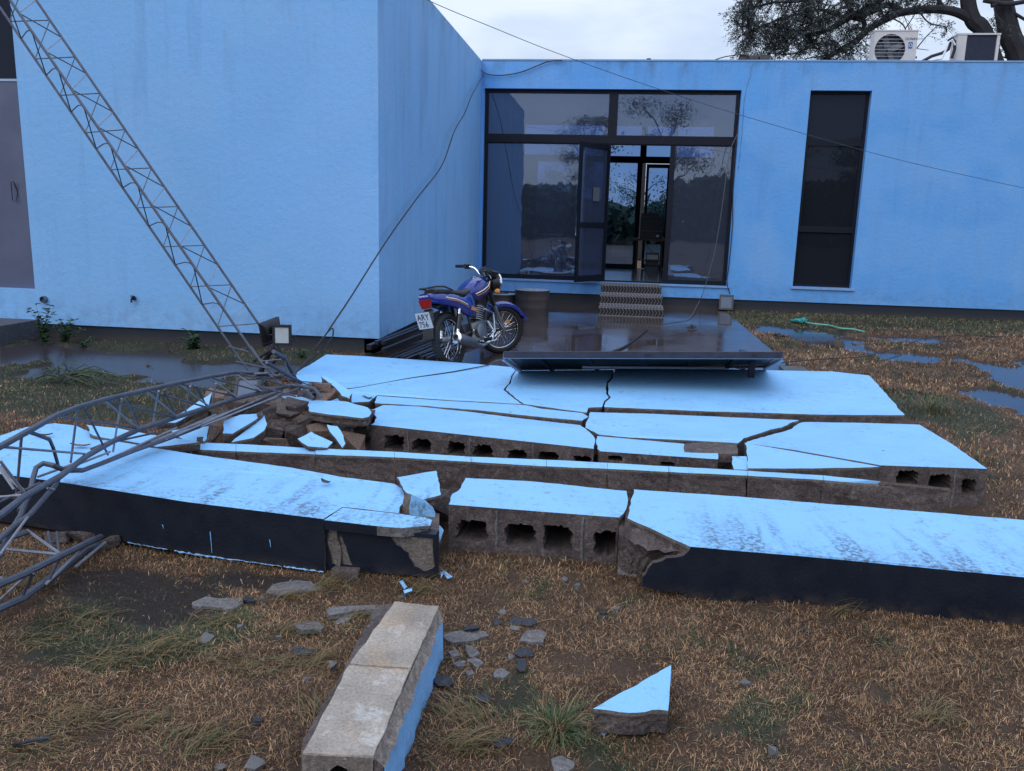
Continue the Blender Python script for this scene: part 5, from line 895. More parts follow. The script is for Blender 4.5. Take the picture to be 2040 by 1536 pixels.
mpart('brace', zp([(507, 745, .56), (533, 743, .55), (540, 750, .52), (563, 768, .45)]), .0075, 'mastlit', 6)
# section under the slab end at the left edge
mpart('chord', zp([(200, 1070, .10), (184, 1077, .12), (121, 1107, .16), (43, 1146, .18), (0, 1164, .18), (-80, 1205, .18)]), .0165); mpart('chord', zp([(200, 1085, .04), (172, 1096, .04), (110, 1145, .05), (43, 1193, .05), (0, 1212, .05), (-80, 1250, .05)]), .0165); mpart('chord', zp([(53, 1060, .22), (0, 1078, .22), (-60, 1098, .22)]), .014)
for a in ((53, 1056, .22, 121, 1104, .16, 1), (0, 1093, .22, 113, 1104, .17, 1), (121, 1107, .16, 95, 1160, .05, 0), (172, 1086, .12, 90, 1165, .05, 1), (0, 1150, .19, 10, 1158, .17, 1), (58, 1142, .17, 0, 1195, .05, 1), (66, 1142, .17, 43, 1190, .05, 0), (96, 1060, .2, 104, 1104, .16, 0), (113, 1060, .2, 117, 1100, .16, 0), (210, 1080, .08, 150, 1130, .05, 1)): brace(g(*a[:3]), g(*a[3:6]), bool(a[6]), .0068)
# ---- floodlights clustered at the kink
def flood(name, lab, c, fw_, right, w, h, d, glassk='lampglass', fin=True):
    fw_ = Vector(fw_).normalized(); right = (Vector(right) - fw_ * Vector(right).dot(fw_)).normalized(); up = right.cross(fw_).normalized(); 
    if up.z < 0: up = -up
    c = Vector(c); r = empty(name, c - up * h * .5, lab, 'floodlight'); mb = MB()
    holed([(-w / 2, -h / 2), (w / 2, -h / 2), (w / 2, h / 2), (-w / 2, h / 2)], [[(-w * .38, -h * .38), (w * .38, -h * .38), (w * .38, h * .38), (-w * .38, h * .38)]], lambda u, v: c + right * u + up * v, -fw_, d * .4, 'alu', mb, hole_depth=.012, hole_k='alu')
    mb.loft([[c - fw_ * (d * .4) + right * a_ * w / 2 * s + up * b_ * h / 2 * s - fw_ * e for a_, b_ in ((-1, -1), (1, -1), (1, 1), (-1, 1))] for s, e in ((1, 0), (.62, d * .5), (.55, d * .55))], 'alu')
    if fin:
        for i in range(7): u = (-.5 + (i + .5) / 7) * w * .6; mb.obox(c - fw_ * (d * .85) + right * u, right * .003, fw_ * d * .2, up * h * .28, 'alu')
    mb.build('housing', r); mb = MB(); mb.obox(c - fw_ * .010, right * (w * .378), fw_ * .002, up * (h * .378), glassk); mb.build('lens', r)
    mb = MB(); mb.tube([c + right * (w / 2 + .002) - fw_ * d * .3, c + right * (w / 2 + .03) - fw_ * d * .3, c + right * (w / 2 + .03) - fw_ * d * .9 - up * h * .3, c - right * (w / 2 + .03) - fw_ * d * .9 - up * h * .3, c - right * (w / 2 + .03) - fw_ * d * .3, c - right * (w / 2 + .002) - fw_ * d * .3], .007, 'alu', 6); mb.build('bracket', r); return r
YK = 7.5
flood('floodlight', 'square floodlight with pale lens on the mast kink, facing the viewer', onY(561, 668, YK), (.15, -1, .05), (1, .2, 0), .175, .20, .10)
flood('floodlight', 'floodlight seen edge on behind the mast kink, turned left', onY(537, 660, YK + .12), (-.85, .5, .15), (.5, .85, .25), .22, .24, .08)
flood('floodlight', 'floodlight lying face up under the buckled mast braces', g(492, 772, .34), (.1, -.75, .65), (1, .1, .1), .19, .19, .1, 'lampdim')
kn = empty('clamp_bracket', onY(520, 760, YK), 'dark steel clamp tangle holding the floodlights at the mast kink', 'bracket')
for i, (pts, r) in enumerate((([(553, 690), (535, 705), (520, 740)], .028), ([(520, 740), (512, 770), (524, 800)], .03), ([(548, 690), (560, 705), (540, 725)], .02), ([(500, 750), (530, 745), (555, 740)], .022), ([(535, 700), (505, 720)], .014), ([(528, 760), (545, 790), (540, 805)], .018), ([(480, 770), (512, 760)], .018))):
    mb = MB(); mb.tube([onY(a, b, YK - .02 * i) for a, b in pts], r, 'darksteel' if i % 2 else 'alu', 7); mb.build('bracket_arm', kn)
mb = MB(); q = onY(573, 757, YK - .1); mb.tube([q + Vector((random.uniform(-.07, .07), random.uniform(-.03, .03), random.uniform(-.03, .03))) for _ in range(14)], .006, 'rust', 5); tag(mb.build('rusty_wire'), 'small tangle of rusty wire at the mast kink', 'wire')
flood('floodlight', 'black floodlight standing on the paving beside the glass entrance', onY(1447, 602, D - .28), (-.12, -1, .32), (1, -.1, 0), .27, .30, .20, 'lampdim')
# ---- cables
def cable(nm, lab, pts, r, k='cable', sag=0, cat='cable'): mb = MB(); mb.tube(pts, r, k, 6); return tag(mb.build(nm), lab, cat)
def smooth(P, n=6):
    o = []; P = [P[0]] + list(P) + [P[-1]]
    for i in range(1, len(P) - 2):
        for t in range(n): t /= n; a, b, c_, d_ = P[i - 1], P[i], P[i + 1], P[i + 2]; o.append(.5 * ((2 * b) + (c_ - a) * t + (2 * a - 5 * b + 4 * c_ - d_) * t * t + (3 * b - a - 3 * c_ + d_) * t ** 3))
    return o + [P[-2]]
cable('overhead_cable', 'long thin overhead wire crossing from the front block roof to the right edge', smooth([onY(x, y, Y) for x, y, Y in ((740, -60, 9.5), (856, 2, 10.2), (980, 54, 11), (1110, 106, 12), (1290, 170, 13), (1478, 230, 14), (1725, 301, 15), (1900, 344, 15.6), (2080, 383, 16.2))]), .0042, 'wirethin')
XG = -2.742
gp = [(957, 135), (940, 190), (926, 225), (905, 262), (880, 330), (830, 396), (770, 480), (700, 590), (672, 632), (656, 656)]
gpw = [onX(x, y, XG) for x, y in gp]; gpw[0] = Vector((XL + .05, D - .06, gpw[0].z)); YW = gpw[-1].y
cable('guy_wire', 'guy wire slung from the facade corner down to a loop above the slabs', smooth(gpw), .0095)
cable('guy_wire', 'thick wrapped end of the guy wire with its hanging loop', smooth([onY(x, y, YW) for x, y in ((656, 656), (650, 665), (646, 672), (651, 664), (661, 654), (664, 660), (662, 672), (655, 680), (640, 700), (622, 716), (605, 730), (588, 742))]), .007)
cable('guy_wire', 'guy wire strand running from the loop down to the mast kink', smooth([onY(646, 671, YW), onY(630, 690, YW - .05), onY(612, 716, YW - .1), onY(588, 745, 7.4)]), .0065)
cable('roof_cable', 'black cable sagging under the parapet between wall corner and roof', smooth([onY(x, y, D - .05) for x, y in ((957, 138), (966, 146), (985, 150), (1010, 149), (1040, 143), (1070, 131), (1095, 122), (1120, 120.5))]), .011)
cable('roof_cable', 'short black cable rising over the parapet to the dark stones', smooth([onY(x, y, D + .1) for x, y in ((1425, 119), (1445, 113), (1475, 109), (1492, 112))]), .010)
cable('door_cable', 'loose cable hanging down the right jamb of the glass entrance', smooth([onY(x, y, D - .03) for x, y in ((1470, 250), (1466, 290), (1462, 330), (1460, 380), (1459, 450), (1452, 530), (1448, 560), (1454, 585))]), .009)
cable('door_cable', 'pale cable hanging before the right glass pane down to the paving', smooth([onY(x, y, D - .35) for x, y in ((1472, 262), (1455, 300), (1444, 370), (1436, 430), (1424, 500), (1412, 545), (1400, 585), (1390, 606)) ] + [g(1372, 636, .03), g(1345, 641, .03), g(1318, 645, .03)]), .007, 'greyplastic')
cable('ground_cable', 'black cable lying in a curve across the wet paving', smooth([g(x, y, .035) for x, y in ((1290, 656), (1270, 672), (1245, 690), (1215, 702), (1195, 708))]), .013)
cable('slab_cable', 'thin black cable lying diagonally over the rear left slab', smooth([g(x, y, z) for x, y, z in ((975, 727, .145), (900, 741, .14), (820, 753, .14), (760, 764, .14), (700, 774, .145), (640, 775, .16), (610, 768, .2))]), .006)
cable('slab_cable', 'short hairline cable over the upper rear left slab by the rubble', smooth([g(x, y, z) for x, y, z in ((596, 760, .17), (615, 761, .155), (650, 763, .145), (720, 764, .14))]), .005)
cable('lawn_wire', 'thin wire lying over the puddles on the right lawn', smooth([g(x, y, z) for x, y, z in ((1558, 722, .2), (1640, 715, .05), (1720, 710, .05), (1790, 692, .05), (1850, 672, .05), (1920, 669, .05), (2000, 671, .05))]), .007)
cable('green_hose', 'pale green hose lying beside the puddle on the right lawn', smooth([g(x, y, z) for x, y, z in ((1597, 640, .05), (1620, 645, .06), (1650, 648, .05), (1675, 654, .06), (1700, 656, .05), (1722, 661, .04))]), .015, 'mint', cat='hose')
cable('teal_rope', 'knotted teal rope beside the green hose', smooth([g(x, y, z) for x, y, z in ((1576, 638, .05), (1590, 639, .07), (1602, 634, .06), (1598, 640, .09), (1584, 637, .07), (1606, 638, .05))], 4), .022, 'teal', cat='rope')
for i, (px, py, n_, lab) in enumerate(((1380, 655, 5, 'dark curled scrap on the wet paving before the steps'), (1550, 672, 6, 'dark leaf scrap in the puddle right of the paving'))):
    c = g(px, py, .03); mb = MB()
    for k in range(n_): mb.tube([c + Vector((random.uniform(-.12, .12), random.uniform(-.1, .1), random.uniform(.0, .03))), c + Vector((random.uniform(-.05, .05), random.uniform(-.05, .05), random.uniform(.02, .06))), c + Vector((random.uniform(-.12, .12), random.uniform(-.1, .1), random.uniform(.0, .03)))], [.004, .022, .004], 'scrap', 5)
    tag(mb.build('leaf_scrap'), lab, 'debris')
# ---- toppled metal frame over the rear slabs
e0, e1 = g(1003, 706, .44), g(1559, 707, .52); lo0, lo1 = g(1040, 734, .155), g(1521, 729, .155)
dvx = (e1 - e0).normalized(); fr_ = empty('metal_frame', (e0 + e1) / 2 * Vector((1, 1, 0)) if False else Vector(((e0.x + e1.x) / 2, (e0.y + e1.y) / 2, .14)), 'toppled dark steel display frame resting on the rear slabs, pale end flanges', 'metal frame')
dn = (lo0 + lo1) / 2 - (e0 + e1) / 2; dn = dn - dvx * dn.dot(dvx)
UN = dvx.cross(dn).normalized(); UN = UN if UN.z > 0 else -UN
def fp(u, v): return e0 + (e1 - e0) * u + dn * v
mb = MB(); c = (e0 + e1) / 2; mb.obox(c, (e1 - e0) / 2, Vector((0, .012, 0)), Vector((0, 0, .028)), 'railsteel'); mb.obox(c + Vector((0, .02, -.036)), (e1 - e0) / 2 * .995, Vector((0, .02, 0)), Vector((0, 0, .003)), 'palesteel'); mb.build('front_rail', fr_)
mb = MB(); c = (lo0 + lo1) / 2; mb.obox(c, (lo1 - lo0) / 2, Vector((0, .012, 0)), Vector((0, 0, .018)), 'darksteel'); mb.build('rear_rail', fr_)
for a, b in ((e0, lo0), (e1, lo1)): mb = MB(); d_ = (b - a); s_ = dvx * .004; mb.obox((a + b) / 2 + Vector((0, 0, -.012)), d_ / 2, s_, Vector((0, 0, .028)), 'palesteel'); mb.obox((a + b) / 2 + Vector((0, 0, -.055)), d_ / 2, dvx * .012, Vector((0, 0, .003)), 'palesteel'); mb.build('end_flange', fr_)
mb = MB(); v = [e0 + dvx * .02, e1 - dvx * .02, lo1, lo0]; mb.prism([p + Vector((0, .0, -.004)) for p in v], 'darkplastic', (0, 0, .004)); mb.build('back_sheet', fr_)
for i, u in enumerate((.12, .30, .50, .68, .84)): mb = MB(); a = e0.lerp(e1, u) + Vector((0, .03, -.03)); b = lo0.lerp(lo1, u) + Vector((0, 0, -.02)); mb.obox((a + b) / 2, (b - a) / 2, dvx * .02, Vector((0, 0, .012)), 'darksteel'); mb.build('rib', fr_)
mb = MB(); a, b = e0.lerp(lo0, .55).lerp(e1.lerp(lo1, .55), .26), e0.lerp(lo0, .72).lerp(e1.lerp(lo1, .72), .82); mb.tube([a - Vector((0, 0, .05)), b - Vector((0, 0, .05))], .014, 'palesteel', 8); mb.build('tube_lamp', fr_)
mb = MB(); a = e0.lerp(lo0, .75).lerp(e1.lerp(lo1, .75), .9) ; 
for k in range(5): mb.tube([a + Vector((random.uniform(-.12, .06), 0, -.04)), a + Vector((random.uniform(-.05, .05), .0, -.07)), a + Vector((random.uniform(-.06, .12), .02, -.03))], .006, 'greyplastic', 5)
mb.build('wiring', fr_)
lg = g(1496, 752, .14); mb = MB(); mb.obox(Vector((lg.x, lg.y, .215)), (.032, 0, 0), (0, .02, 0), (0, 0, .085), 'darksteel'); mb.obox(Vector((lg.x, (lg.y + lo1.y) / 2, .30)), (.032, 0, 0), (0, abs(lo1.y - lg.y) / 2 + .03, 0), (0, 0, .02), 'darksteel'); mb.build('leg', fr_)
for u in (.515, .53, .90): mb = MB(); mb.lathe([(.012, 0), (.012, .012), (.001, .014)], e0.lerp(e1, u) + Vector((0, -.013, 0)), (0, -1, 0), 'darkplastic', 8); mb.build('bolt', fr_)
mb = MB(); c = g(1585, 742, .03); mb.obox(c + Vector((0, .1, 0)), (.14, 0, 0), (0, .16, 0), (0, 0, .03), 'step'); tag(mb.build('concrete_slab'), 'small wet concrete slab end behind the right end of the frame', 'concrete slab')
# ---- drums
for px0, px1, pyt, pyb, lab, dy in ((1022, 1089, 574, 633, 'brown drum with wet pale cement top, nearer the door', 0), (966, 1024, 582, 628, 'brown drum behind the motorcycle beside the wall corner', .45)):
    a = g(px0, pyb - 2, .02); b = g(px1, pyb - 2, .02); rr = (b - a).length / 2; c = (a + b) / 2 + Vector((0, rr * .9, 0)); top = onY((px0 + px1) / 2, pyt + 3, c.y).z
    r = empty('drum', (c.x, c.y, .02), lab, 'drum', 'cement filled drums'); mb = MB(); H_ = top - .02
    mb.lathe([(rr, 0), (rr, H_ * .30), (rr * 1.008, H_ * .33), (rr, H_ * .36), (rr, H_ * .63), (rr * 1.008, H_ * .66), (rr, H_ * .69), (rr, H_ - .03), (rr * 1.02, H_ - .015), (rr * 1.02, H_)], (c.x, c.y, .02), (0, 0, 1), 'drum', 36); mb.build('barrel', r)
    mb = MB(); mb.lathe([(rr * 1.0, -.02), (rr * 1.0, .002), (rr * .7, .012), (.001, .014)], (c.x, c.y, top), (0, 0, 1), 'drumtop', 36); mb.build('top', r)
    if dy: mb = MB(); mb.tube([Vector((c.x - .1 + .22 * math.cos(t), c.y + .22 * math.sin(t) * .7, top + .02)) for t in np.linspace(0, 6.28, 20)[:-1]], .01, 'foam', 6, closed=True); mb.build('hose_ring', r)
# ---- steel sections beside the side wall
for i in range(11):
    u = i / 10.; a = onX(845 - 4 * i * .3, 640, XL) ; y0 = 9.45 + random.uniform(-.1, .25); x = XL + .10 + i * .062; z = .05 + (.09 if i < 4 else 0) + (.05 if i in (1, 2) else 0)
    mb = MB(); A0 = Vector((x - .10 + i * .01, y0 - .3, z)); B0 = Vector((x + .16 + i * .03, y0 + 3.2 - i * .12, z + .02)); d_ = (B0 - A0) / 2; s_ = d_.cross(Vector((0, 0, 1))).normalized() * (.024 if i else .03)
    mb.obox((A0 + B0) / 2, d_, s_, (0, 0, .02 if i else .03), 'darksteel'); mb.obox(A0 - d_.normalized() * .001, d_.normalized() * .001, s_ * .75, (0, 0, .014), 'darkplastic')
    tag(mb.build('steel_section'), ('topmost pale edged steel section of the bundle against the side wall' if i == 0 else 'dark steel section in the bundle lying along the side wall'), 'steel bar', 'steel sections stacked along the side wall')
simple('muffler', 'satin silencer metal', (.20, .21, .24), .32, .85)
# ================================================================== MOTORCYCLE (local: x forward, y left, z up)
rear = g(902, 733, .02); front = g(982, 712, .02); hd = (front - rear); hd.z = 0; WB = 1.16; hd.normalize(); S_ = 1.0
RW = .292
bike = empty('motorcycle', rear + hd * .5, 'blue motorcycle with black seat and white plate parked beside the blue side wall', 'motorcycle')
side = Vector((-hd.y, hd.x, 0)); lean = R(11); upv = (Vector((0, 0, 1)) * math.cos(lean) + side * math.sin(lean)); sidl = (side * math.cos(lean) - Vector((0, 0, 1)) * math.sin(lean))
BM = Matrix.Identity(4); BM.col[0][:3] = hd * 1.03; BM.col[1][:3] = sidl * 1.07; BM.col[2][:3] = upv * 1.06; BM.col[3][:3] = rear + Vector((0, 0, .004)) 
# steering transform
HEAD = Vector((.93, 0, .82)); AX = Vector((-.42, 0, .90)).normalized()
ST_ = Matrix.Translation(HEAD) @ Matrix.Rotation(R(-38), 4, AX) @ Matrix.Translation(-HEAD)
FM = BM @ ST_
def bp(nm, mb, par=None, M=BM): return mb.build(nm, par or bike, xf=M)
def wheel(cx, M):
    hub = Vector((cx, 0, RW)); w = MB(); w.lathe([(.045, -.05), (.05, -.045), (.05, .045), (.045, .05)], hub, (0, 1, 0), 'dullalu', 16); W_ = bp('wheel', w, None, M)
    t = MB(); t.tube([hub + Vector((math.cos(a), 0, math.sin(a))) * (RW - .042) for a in np.linspace(0, 2 * math.pi, 49)[:-1]], .043, 'tyre', 10, closed=True)
    for j in range(44):
        a = 2 * math.pi * j / 44
        for s in (-1, 1): u = Vector((math.cos(a + s * .02), 0, math.sin(a + s * .02))); t.obox(hub + u * (RW + .0) + Vector((0, s * .016, 0)), Vector((-u.z, 0, u.x)) * .010, Vector((0, .010, 0)), u * .004, 'tyre')
    bp('tyre', t, W_, M)
    r = MB(); r.lathe([(RW - .080, -.022), (RW - .072, -.026), (RW - .070, -.012), (RW - .074, 0), (RW - .070, .012), (RW - .072, .026), (RW - .080, .022), (RW - .082, 0), (RW - .080, -.022)], hub, (0, 1, 0), 'chrome', 48, cap=False); bp('rim', r, W_, M)
    sp = MB()
    for j in range(32): a = 2 * math.pi * j / 32; b = a + (.38 if j % 2 else -.38); s = .03 if (j // 2) % 2 else -.03; sp.tube([hub + Vector((math.cos(b) * .048, s, math.sin(b) * .048)), hub + Vector((math.cos(a) * (RW - .08), s * .15, math.sin(a) * (RW - .08)))], .0022, 'chrome', 4)
    bp('spokes', sp, W_, M); return W_
wheel(0, BM); wheel(WB, FM)
m_ = MB(); m_.tube([(.93, 0, .84), (.97, 0, .74)], .03, 'bikeblack', 10); m_.tube([(.94, 0, .80), (.62, 0, .78), (.30, 0, .68), (-.18, 0, .66)], .02, 'bikeblack', 8); m_.tube([(.96, 0, .74), (.80, 0, .42), (.66, 0, .26), (.38, 0, .24), (.30, 0, .34)], .02, 'bikeblack', 8)
for s in (-1, 1): m_.tube([(.30, s * .08, .66), (.33, s * .10, .30)], .014, 'bikeblack', 8); m_.tube([(.33, s * .09, .34), (0, s * .085, RW)], .017, 'bikeblack', 8); m_.tube([(.02, s * .10, RW + .02), (.13, s * .11, .62)], .018, 'chrome', 10); m_.tube([(.05, s * .10, RW + .10), (.11, s * .11, .54)], .030, 'bikeblack', 10)
bp('frame', m_)
m_ = MB(); m_.loft([[(x, y * w, z0 + z * h) for y, z in ((-1, -1), (1, -1), (1, 1), (-1, 1))] for x, w, z0, h in ((.34, .09, .33, .09), (.40, .11, .33, .10), (.62, .11, .34, .10), (.70, .07, .36, .06))], 'dullalu'); m_.tube([(.60, 0, .40), (.70, 0, .60)], .07, 'darksteel', 12)
for k in range(7): m_.lathe([(.088, -.005), (.088, .005)], (.615 + .012 * k, 0, .44 + .022 * k), (.42, 0, .9), 'dullalu', 14)
m_.lathe([(.075, 0), (.075, .03), (.06, .035)], (.46, -.11, .33), (0, -1, 0), 'dullalu', 20); m_.lathe([(.075, 0), (.075, .03), (.06, .035)], (.46, .11, .33), (0, 1, 0), 'dullalu', 20); bp('engine', m_)
def ringx(x, w, zc, h, n=14, e=2.4, top=1.): return [(x, math.copysign(abs(math.cos(t)) ** (2 / e), math.cos(t)) * w, zc + math.copysign(abs(math.sin(t)) ** (2 / e), math.sin(t)) * h * (top if math.sin(t) > 0 else 1)) for t in np.linspace(0, 2 * math.pi, n + 1)[:-1]]
m_ = MB(); m_.loft([ringx(.40, .05, .74, .05), ringx(.44, .09, .755, .08), ringx(.55, .125, .775, .11), ringx(.68, .145, .79, .125), ringx(.79, .13, .80, .115), ringx(.87, .09, .79, .09), ringx(.91, .04, .78, .05)], 'bikeblue'); tk = bp('fuel_tank', m_)
m_ = MB(); m_.lathe([(.035, 0), (.035, .014), (.001, .018)], (.70, 0, .913), (0, 0, 1), 'chrome', 16); bp('fuel_cap', m_, tk)
for s in (-1, 1):
    m_ = MB(); m_.tube([(.50, s * .118, .73), (.62, s * .146, .76), (.74, s * .147, .80), (.84, s * .12, .85)], .006, 'cream', 5); m_.tube([(.52, s * .12, .71), (.64, s * .146, .735), (.76, s * .143, .775), (.86, s * .11, .83)], .004, 'orange', 5); bp('tank_stripe', m_, tk)
m_ = MB(); m_.loft([ringx(.46, .075, .775, .05), ringx(.40, .105, .755, .045), ringx(.25, .115, .745, .04), ringx(.05, .115, .775, .045), ringx(-.16, .10, .80, .045), ringx(-.22, .07, .805, .03)], 'vinyl'); bp('seat', m_)
for s in (-1, 1):
    m_ = MB(); m_.loft([[(x, s * (y0 + dy), z0 + dz) for dy, dz in ((0, -h), (.018, -h * .6), (.024, 0), (.018, h * .6), (0, h), (-.03, h), (-.03, -h))] for x, y0, z0, h in ((.46, .09, .62, .11), (.36, .115, .62, .13), (.24, .12, .62, .09), (.05, .115, .69, .065), (-.15, .10, .725, .055), (-.27, .07, .74, .045), (-.31, .03, .745, .03))], 'bikeblue'); sp_ = bp('side_panel', m_)
    m_ = MB(); m_.tube([(-.12, s * .128, .735), (.05, s * .143, .70), (.16, s * .146, .665), (.25, s * .146, .63)], .006, 'cream', 5); m_.tube([(-.10, s * .128, .715), (.06, s * .143, .68), (.18, s * .146, .64), (.26, s * .146, .60)], .004, 'orange', 5); bp('stripe', m_, sp_)
    m_ = MB(); m_.prism([(.30, s * .146, .57), (.42, s * .132, .55), (.45, s * .125, .58), (.33, s * .146, .61)], 'orange', (0, s * .003, 0)); bp('decal', m_, sp_)
m_ = MB(); m_.loft([ringx(-.20, .085, .745, .05), ringx(-.28, .085, .75, .05), ringx(-.335, .07, .76, .04)], 'bikeblue'); tl_ = bp('tail_cowl', m_)
m_ = MB(); m_.loft([[(-.315, -.075, .74), (-.315, .075, .74), (-.30, .05, .645), (-.30, -.05, .645)], [(-.352, -.065, .735), (-.352, .065, .735), (-.345, .045, .65), (-.345, -.045, .65)]], 'red'); bp('tail_light', m_)
text_m = (BM @ Vector((-.3415, .058, .762))); tx = text('lettering', 'YAMAHA', text_m, .03, (0, 0, 0), 'white', bike); tx.matrix_world = Matrix.Identity(4)
def face_back(o, loc, size=None):   # orient text to face the rear of the bike
    q = BM.to_3x3().normalized(); M3 = Matrix((-(q @ Vector((0, 1, 0))), q @ Vector((0, 0, 1)), -(q @ Vector((1, 0, 0))))).transposed(); o.rotation_euler = M3.to_euler(); o.location = (BM @ Vector(loc)) - parent_world(o.parent)
face_back(tx, (-.346, .058, .762))
m_ = MB(); m_.loft([[(-.30, -.05, .64), (-.30, .05, .64), (-.27, .05, .63), (-.27, -.05, .63)], [(-.36, -.05, .50), (-.36, .05, .50), (-.33, .06, .50), (-.33, -.06, .50)], [(-.385, -.06, .34), (-.385, .06, .34), (-.37, .06, .34), (-.37, -.06, .34)]], 'bikeblack'); bp('rear_mudguard', m_)
m_ = MB(); m_.obox((-.398, .0, .53), (0, .085, 0), (-.022, 0, .082), (.0016, 0, .0004), 'plate'); pl_ = bp('number_plate', m_)
for s_t, up_ in (('ARY', .008), ('756', -.072)):
    t_ = text('lettering', s_t, (0, 0, 0), .094, (0, 0, 0), 'darkplastic', pl_, xs=.86); q = BM.to_3x3().normalized(); upp = (q @ Vector((-.022, 0, .082))).normalized(); rt = -(q @ Vector((0, 1, 0))); M3 = Matrix((rt, upp, rt.cross(upp))).transposed(); t_.rotation_euler = M3.to_euler(); t_.location = (BM @ Vector((-.398, .0, .53))) + upp * up_ - rt * .076 + rt.cross(upp) * .0035 - parent_world(pl_)
m_ = MB()
for s in (-1, 1): m_.tube([(.02, s * .125, .80), (-.12, s * .125, .845), (-.24, s * .10, .855), (-.32, s * .05, .85)], .010, 'bikeblack', 8)
m_.tube([(-.32, -.05, .85), (-.335, 0, .85), (-.32, .05, .85)], .010, 'bikeblack', 8); bp('grab_rail', m_)
m_ = MB(); m_.tube([(.74, -.06, .42), (.80, -.09, .30), (.70, -.11, .19), (.45, -.13, .17), (.22, -.16, .21)], .022, 'chrome', 12); m_.lathe([(.025, 0), (.050, .03), (.060, .06), (.060, .40), (.052, .43), (.030, .435), (.028, .38)], (.26, -.165, .20), (-.93, -.06, .26), 'muffler', 20); ex = bp('exhaust', m_)
m_ = MB(); e_ = Vector((.26, -.165, .20)) + Vector((-.93, -.06, .26)).normalized() * .415; m_.lathe([(.030, -.01), (.060, -.008), (.063, .018), (.038, .026), (.034, .0), (.032, -.06)], e_, (-.93, -.06, .26), 'chrome', 24, cap=False); bp('exhaust_tip', m_, ex)
m_ = MB(); m_.tube([(.44, -.12, .22), (.44, -.24, .23)], .012, 'chrome', 8); m_.tube([(.44, -.17, .23), (.44, -.27, .235)], .018, 'bikeblack', 8); m_.tube([(.44, .12, .22), (.44, .26, .235)], .016, 'bikeblack', 8); m_.tube([(.50, -.13, .26), (.60, -.17, .20), (.66, -.19, .20), (.66, -.22, .20)], .008, 'chrome', 6); m_.tube([(.26, -.15, .34), (.14, -.20, .36), (.12, -.25, .36)], .010, 'chrome', 6); m_.tube([(.40, .12, .22), (.34, .30, .02)], .010, 'bikeblack', 8); bp('foot_pegs', m_)
for s in (-1, 1): m_ = MB(); m_.tube([(.60, s * .13, .56), (.74, s * .16, .50), (.70, s * .17, .30), (.56, s * .15, .22)], .011, 'chrome', 8); bp('crash_bar', m_)
m_ = MB()
for s in (-1, 1): m_.tube([(.90, s * .09, .88), (1.02, s * .09, .58)], .022, 'bikeblack', 10); m_.tube([(1.01, s * .09, .60), (WB - .01, s * .085, RW)], .026, 'dullalu', 10)
m_.tube([(.915, -.11, .86), (.915, .11, .86)], .022, 'bikeblack', 8); m_.tube([(.96, -.11, .74), (.96, .11, .74)], .020, 'bikeblack', 8); bp('front_fork', m_, None, FM)
m_ = MB(); rings = []
for a in np.linspace(R(18), R(158), 15):
    u = Vector((math.cos(a), 0, math.sin(a))); c = Vector((WB, 0, RW)) + u * (RW + .035 + (.02 if a < R(30) else 0)); rings.append([c + Vector((0, y, 0)) - u * z for y, z in ((-.06, .045), (-.055, .012), (-.03, 0), (0, -.004), (.03, 0), (.055, .012), (.06, .045), (.05, .045), (.03, .012), (0, .006), (-.03, .012), (-.05, .045))])
m_.loft(rings, 'bikeblue'); bp('front_fender', m_, None, FM)
m_ = MB(); hb = [(.74, .36, .98), (.78, .24, 1.0), (.86, .16, .99), (.90, .08, .93), (.91, 0, .915), (.90, -.08, .93), (.86, -.16, .99), (.78, -.24, 1.0), (.74, -.36, .98)]; m_.tube(smooth([Vector(p) for p in hb], 4), .0115, 'chrome', 8); hb_ = bp('handlebar', m_, None, FM)
for s in (-1, 1):
    m_ = MB(); m_.tube([(.78, s * .245, 1.0), (.735, s * .375, .978)], .018, 'bikeblack', 10); m_.obox((.80, s * .215, 1.0), (.03, 0, 0), (0, .025, 0), (0, 0, .025), 'bikeblack'); bp('grip', m_, hb_, FM)
    m_ = MB(); m_.tube([(.82, s * .21, .99), (.83, s * .30, .985), (.80, s * .40, .97)], .005, 'chrome', 6); bp('lever', m_, hb_, FM)
m_ = MB(); m_.lathe([(.03, -.09), (.085, -.06), (.105, -.01), (.105, .02)], (1.05, 0, .84), (1, 0, -.05), 'bikeblack', 24); hl = bp('headlight', m_, None, FM)
m_ = MB(); m_.lathe([(.106, .015), (.112, .02), (.112, .04), (.10, .045), (.001, .06)], (1.05, 0, .84), (1, 0, -.05), 'chrome', 24); bp('rim', m_, hl, FM)
for s in (-1, 1): m_ = MB(); m_.lathe([(.045, -.03), (.055, .0), (.055, .025), (.001, .03)], (.93, s * .055, .97), (-.6, 0, .8), 'bikeblack', 18); bp('gauge', m_, None, FM)
m_ = MB(); m_.lathe([(.0, 0), (.10, .03), (.11, .09)], (.97, 0, .90), (.2, 0, 1), 'bikeblack', 16); bp('cowl', m_, None, FM)
for s in (-1, 1):
    m_ = MB(); m_.tube([(1.0, s * .09, .78), (.99, s * .17, .78)], .008, 'bikeblack', 6); m_.lathe([(.01, -.03), (.03, -.01), (.03, .02), (.001, .025)], (.99, s * .185, .78), (1, 0, 0), 'orange', 12); bp('indicator', m_, None, FM)
m_ = MB(); ck = [Vector((.56 + .02 * i, -.19 - .02 * math.sin(i), .20 + .012 * math.cos(i * 2))) for i in range(22)]; m_.tube([(1.02, -.10, .50), (1.12, -.11, .34), (1.14, -.10, .31)], .006, 'chrome', 5); bp('brake_line', m_, None, FM)
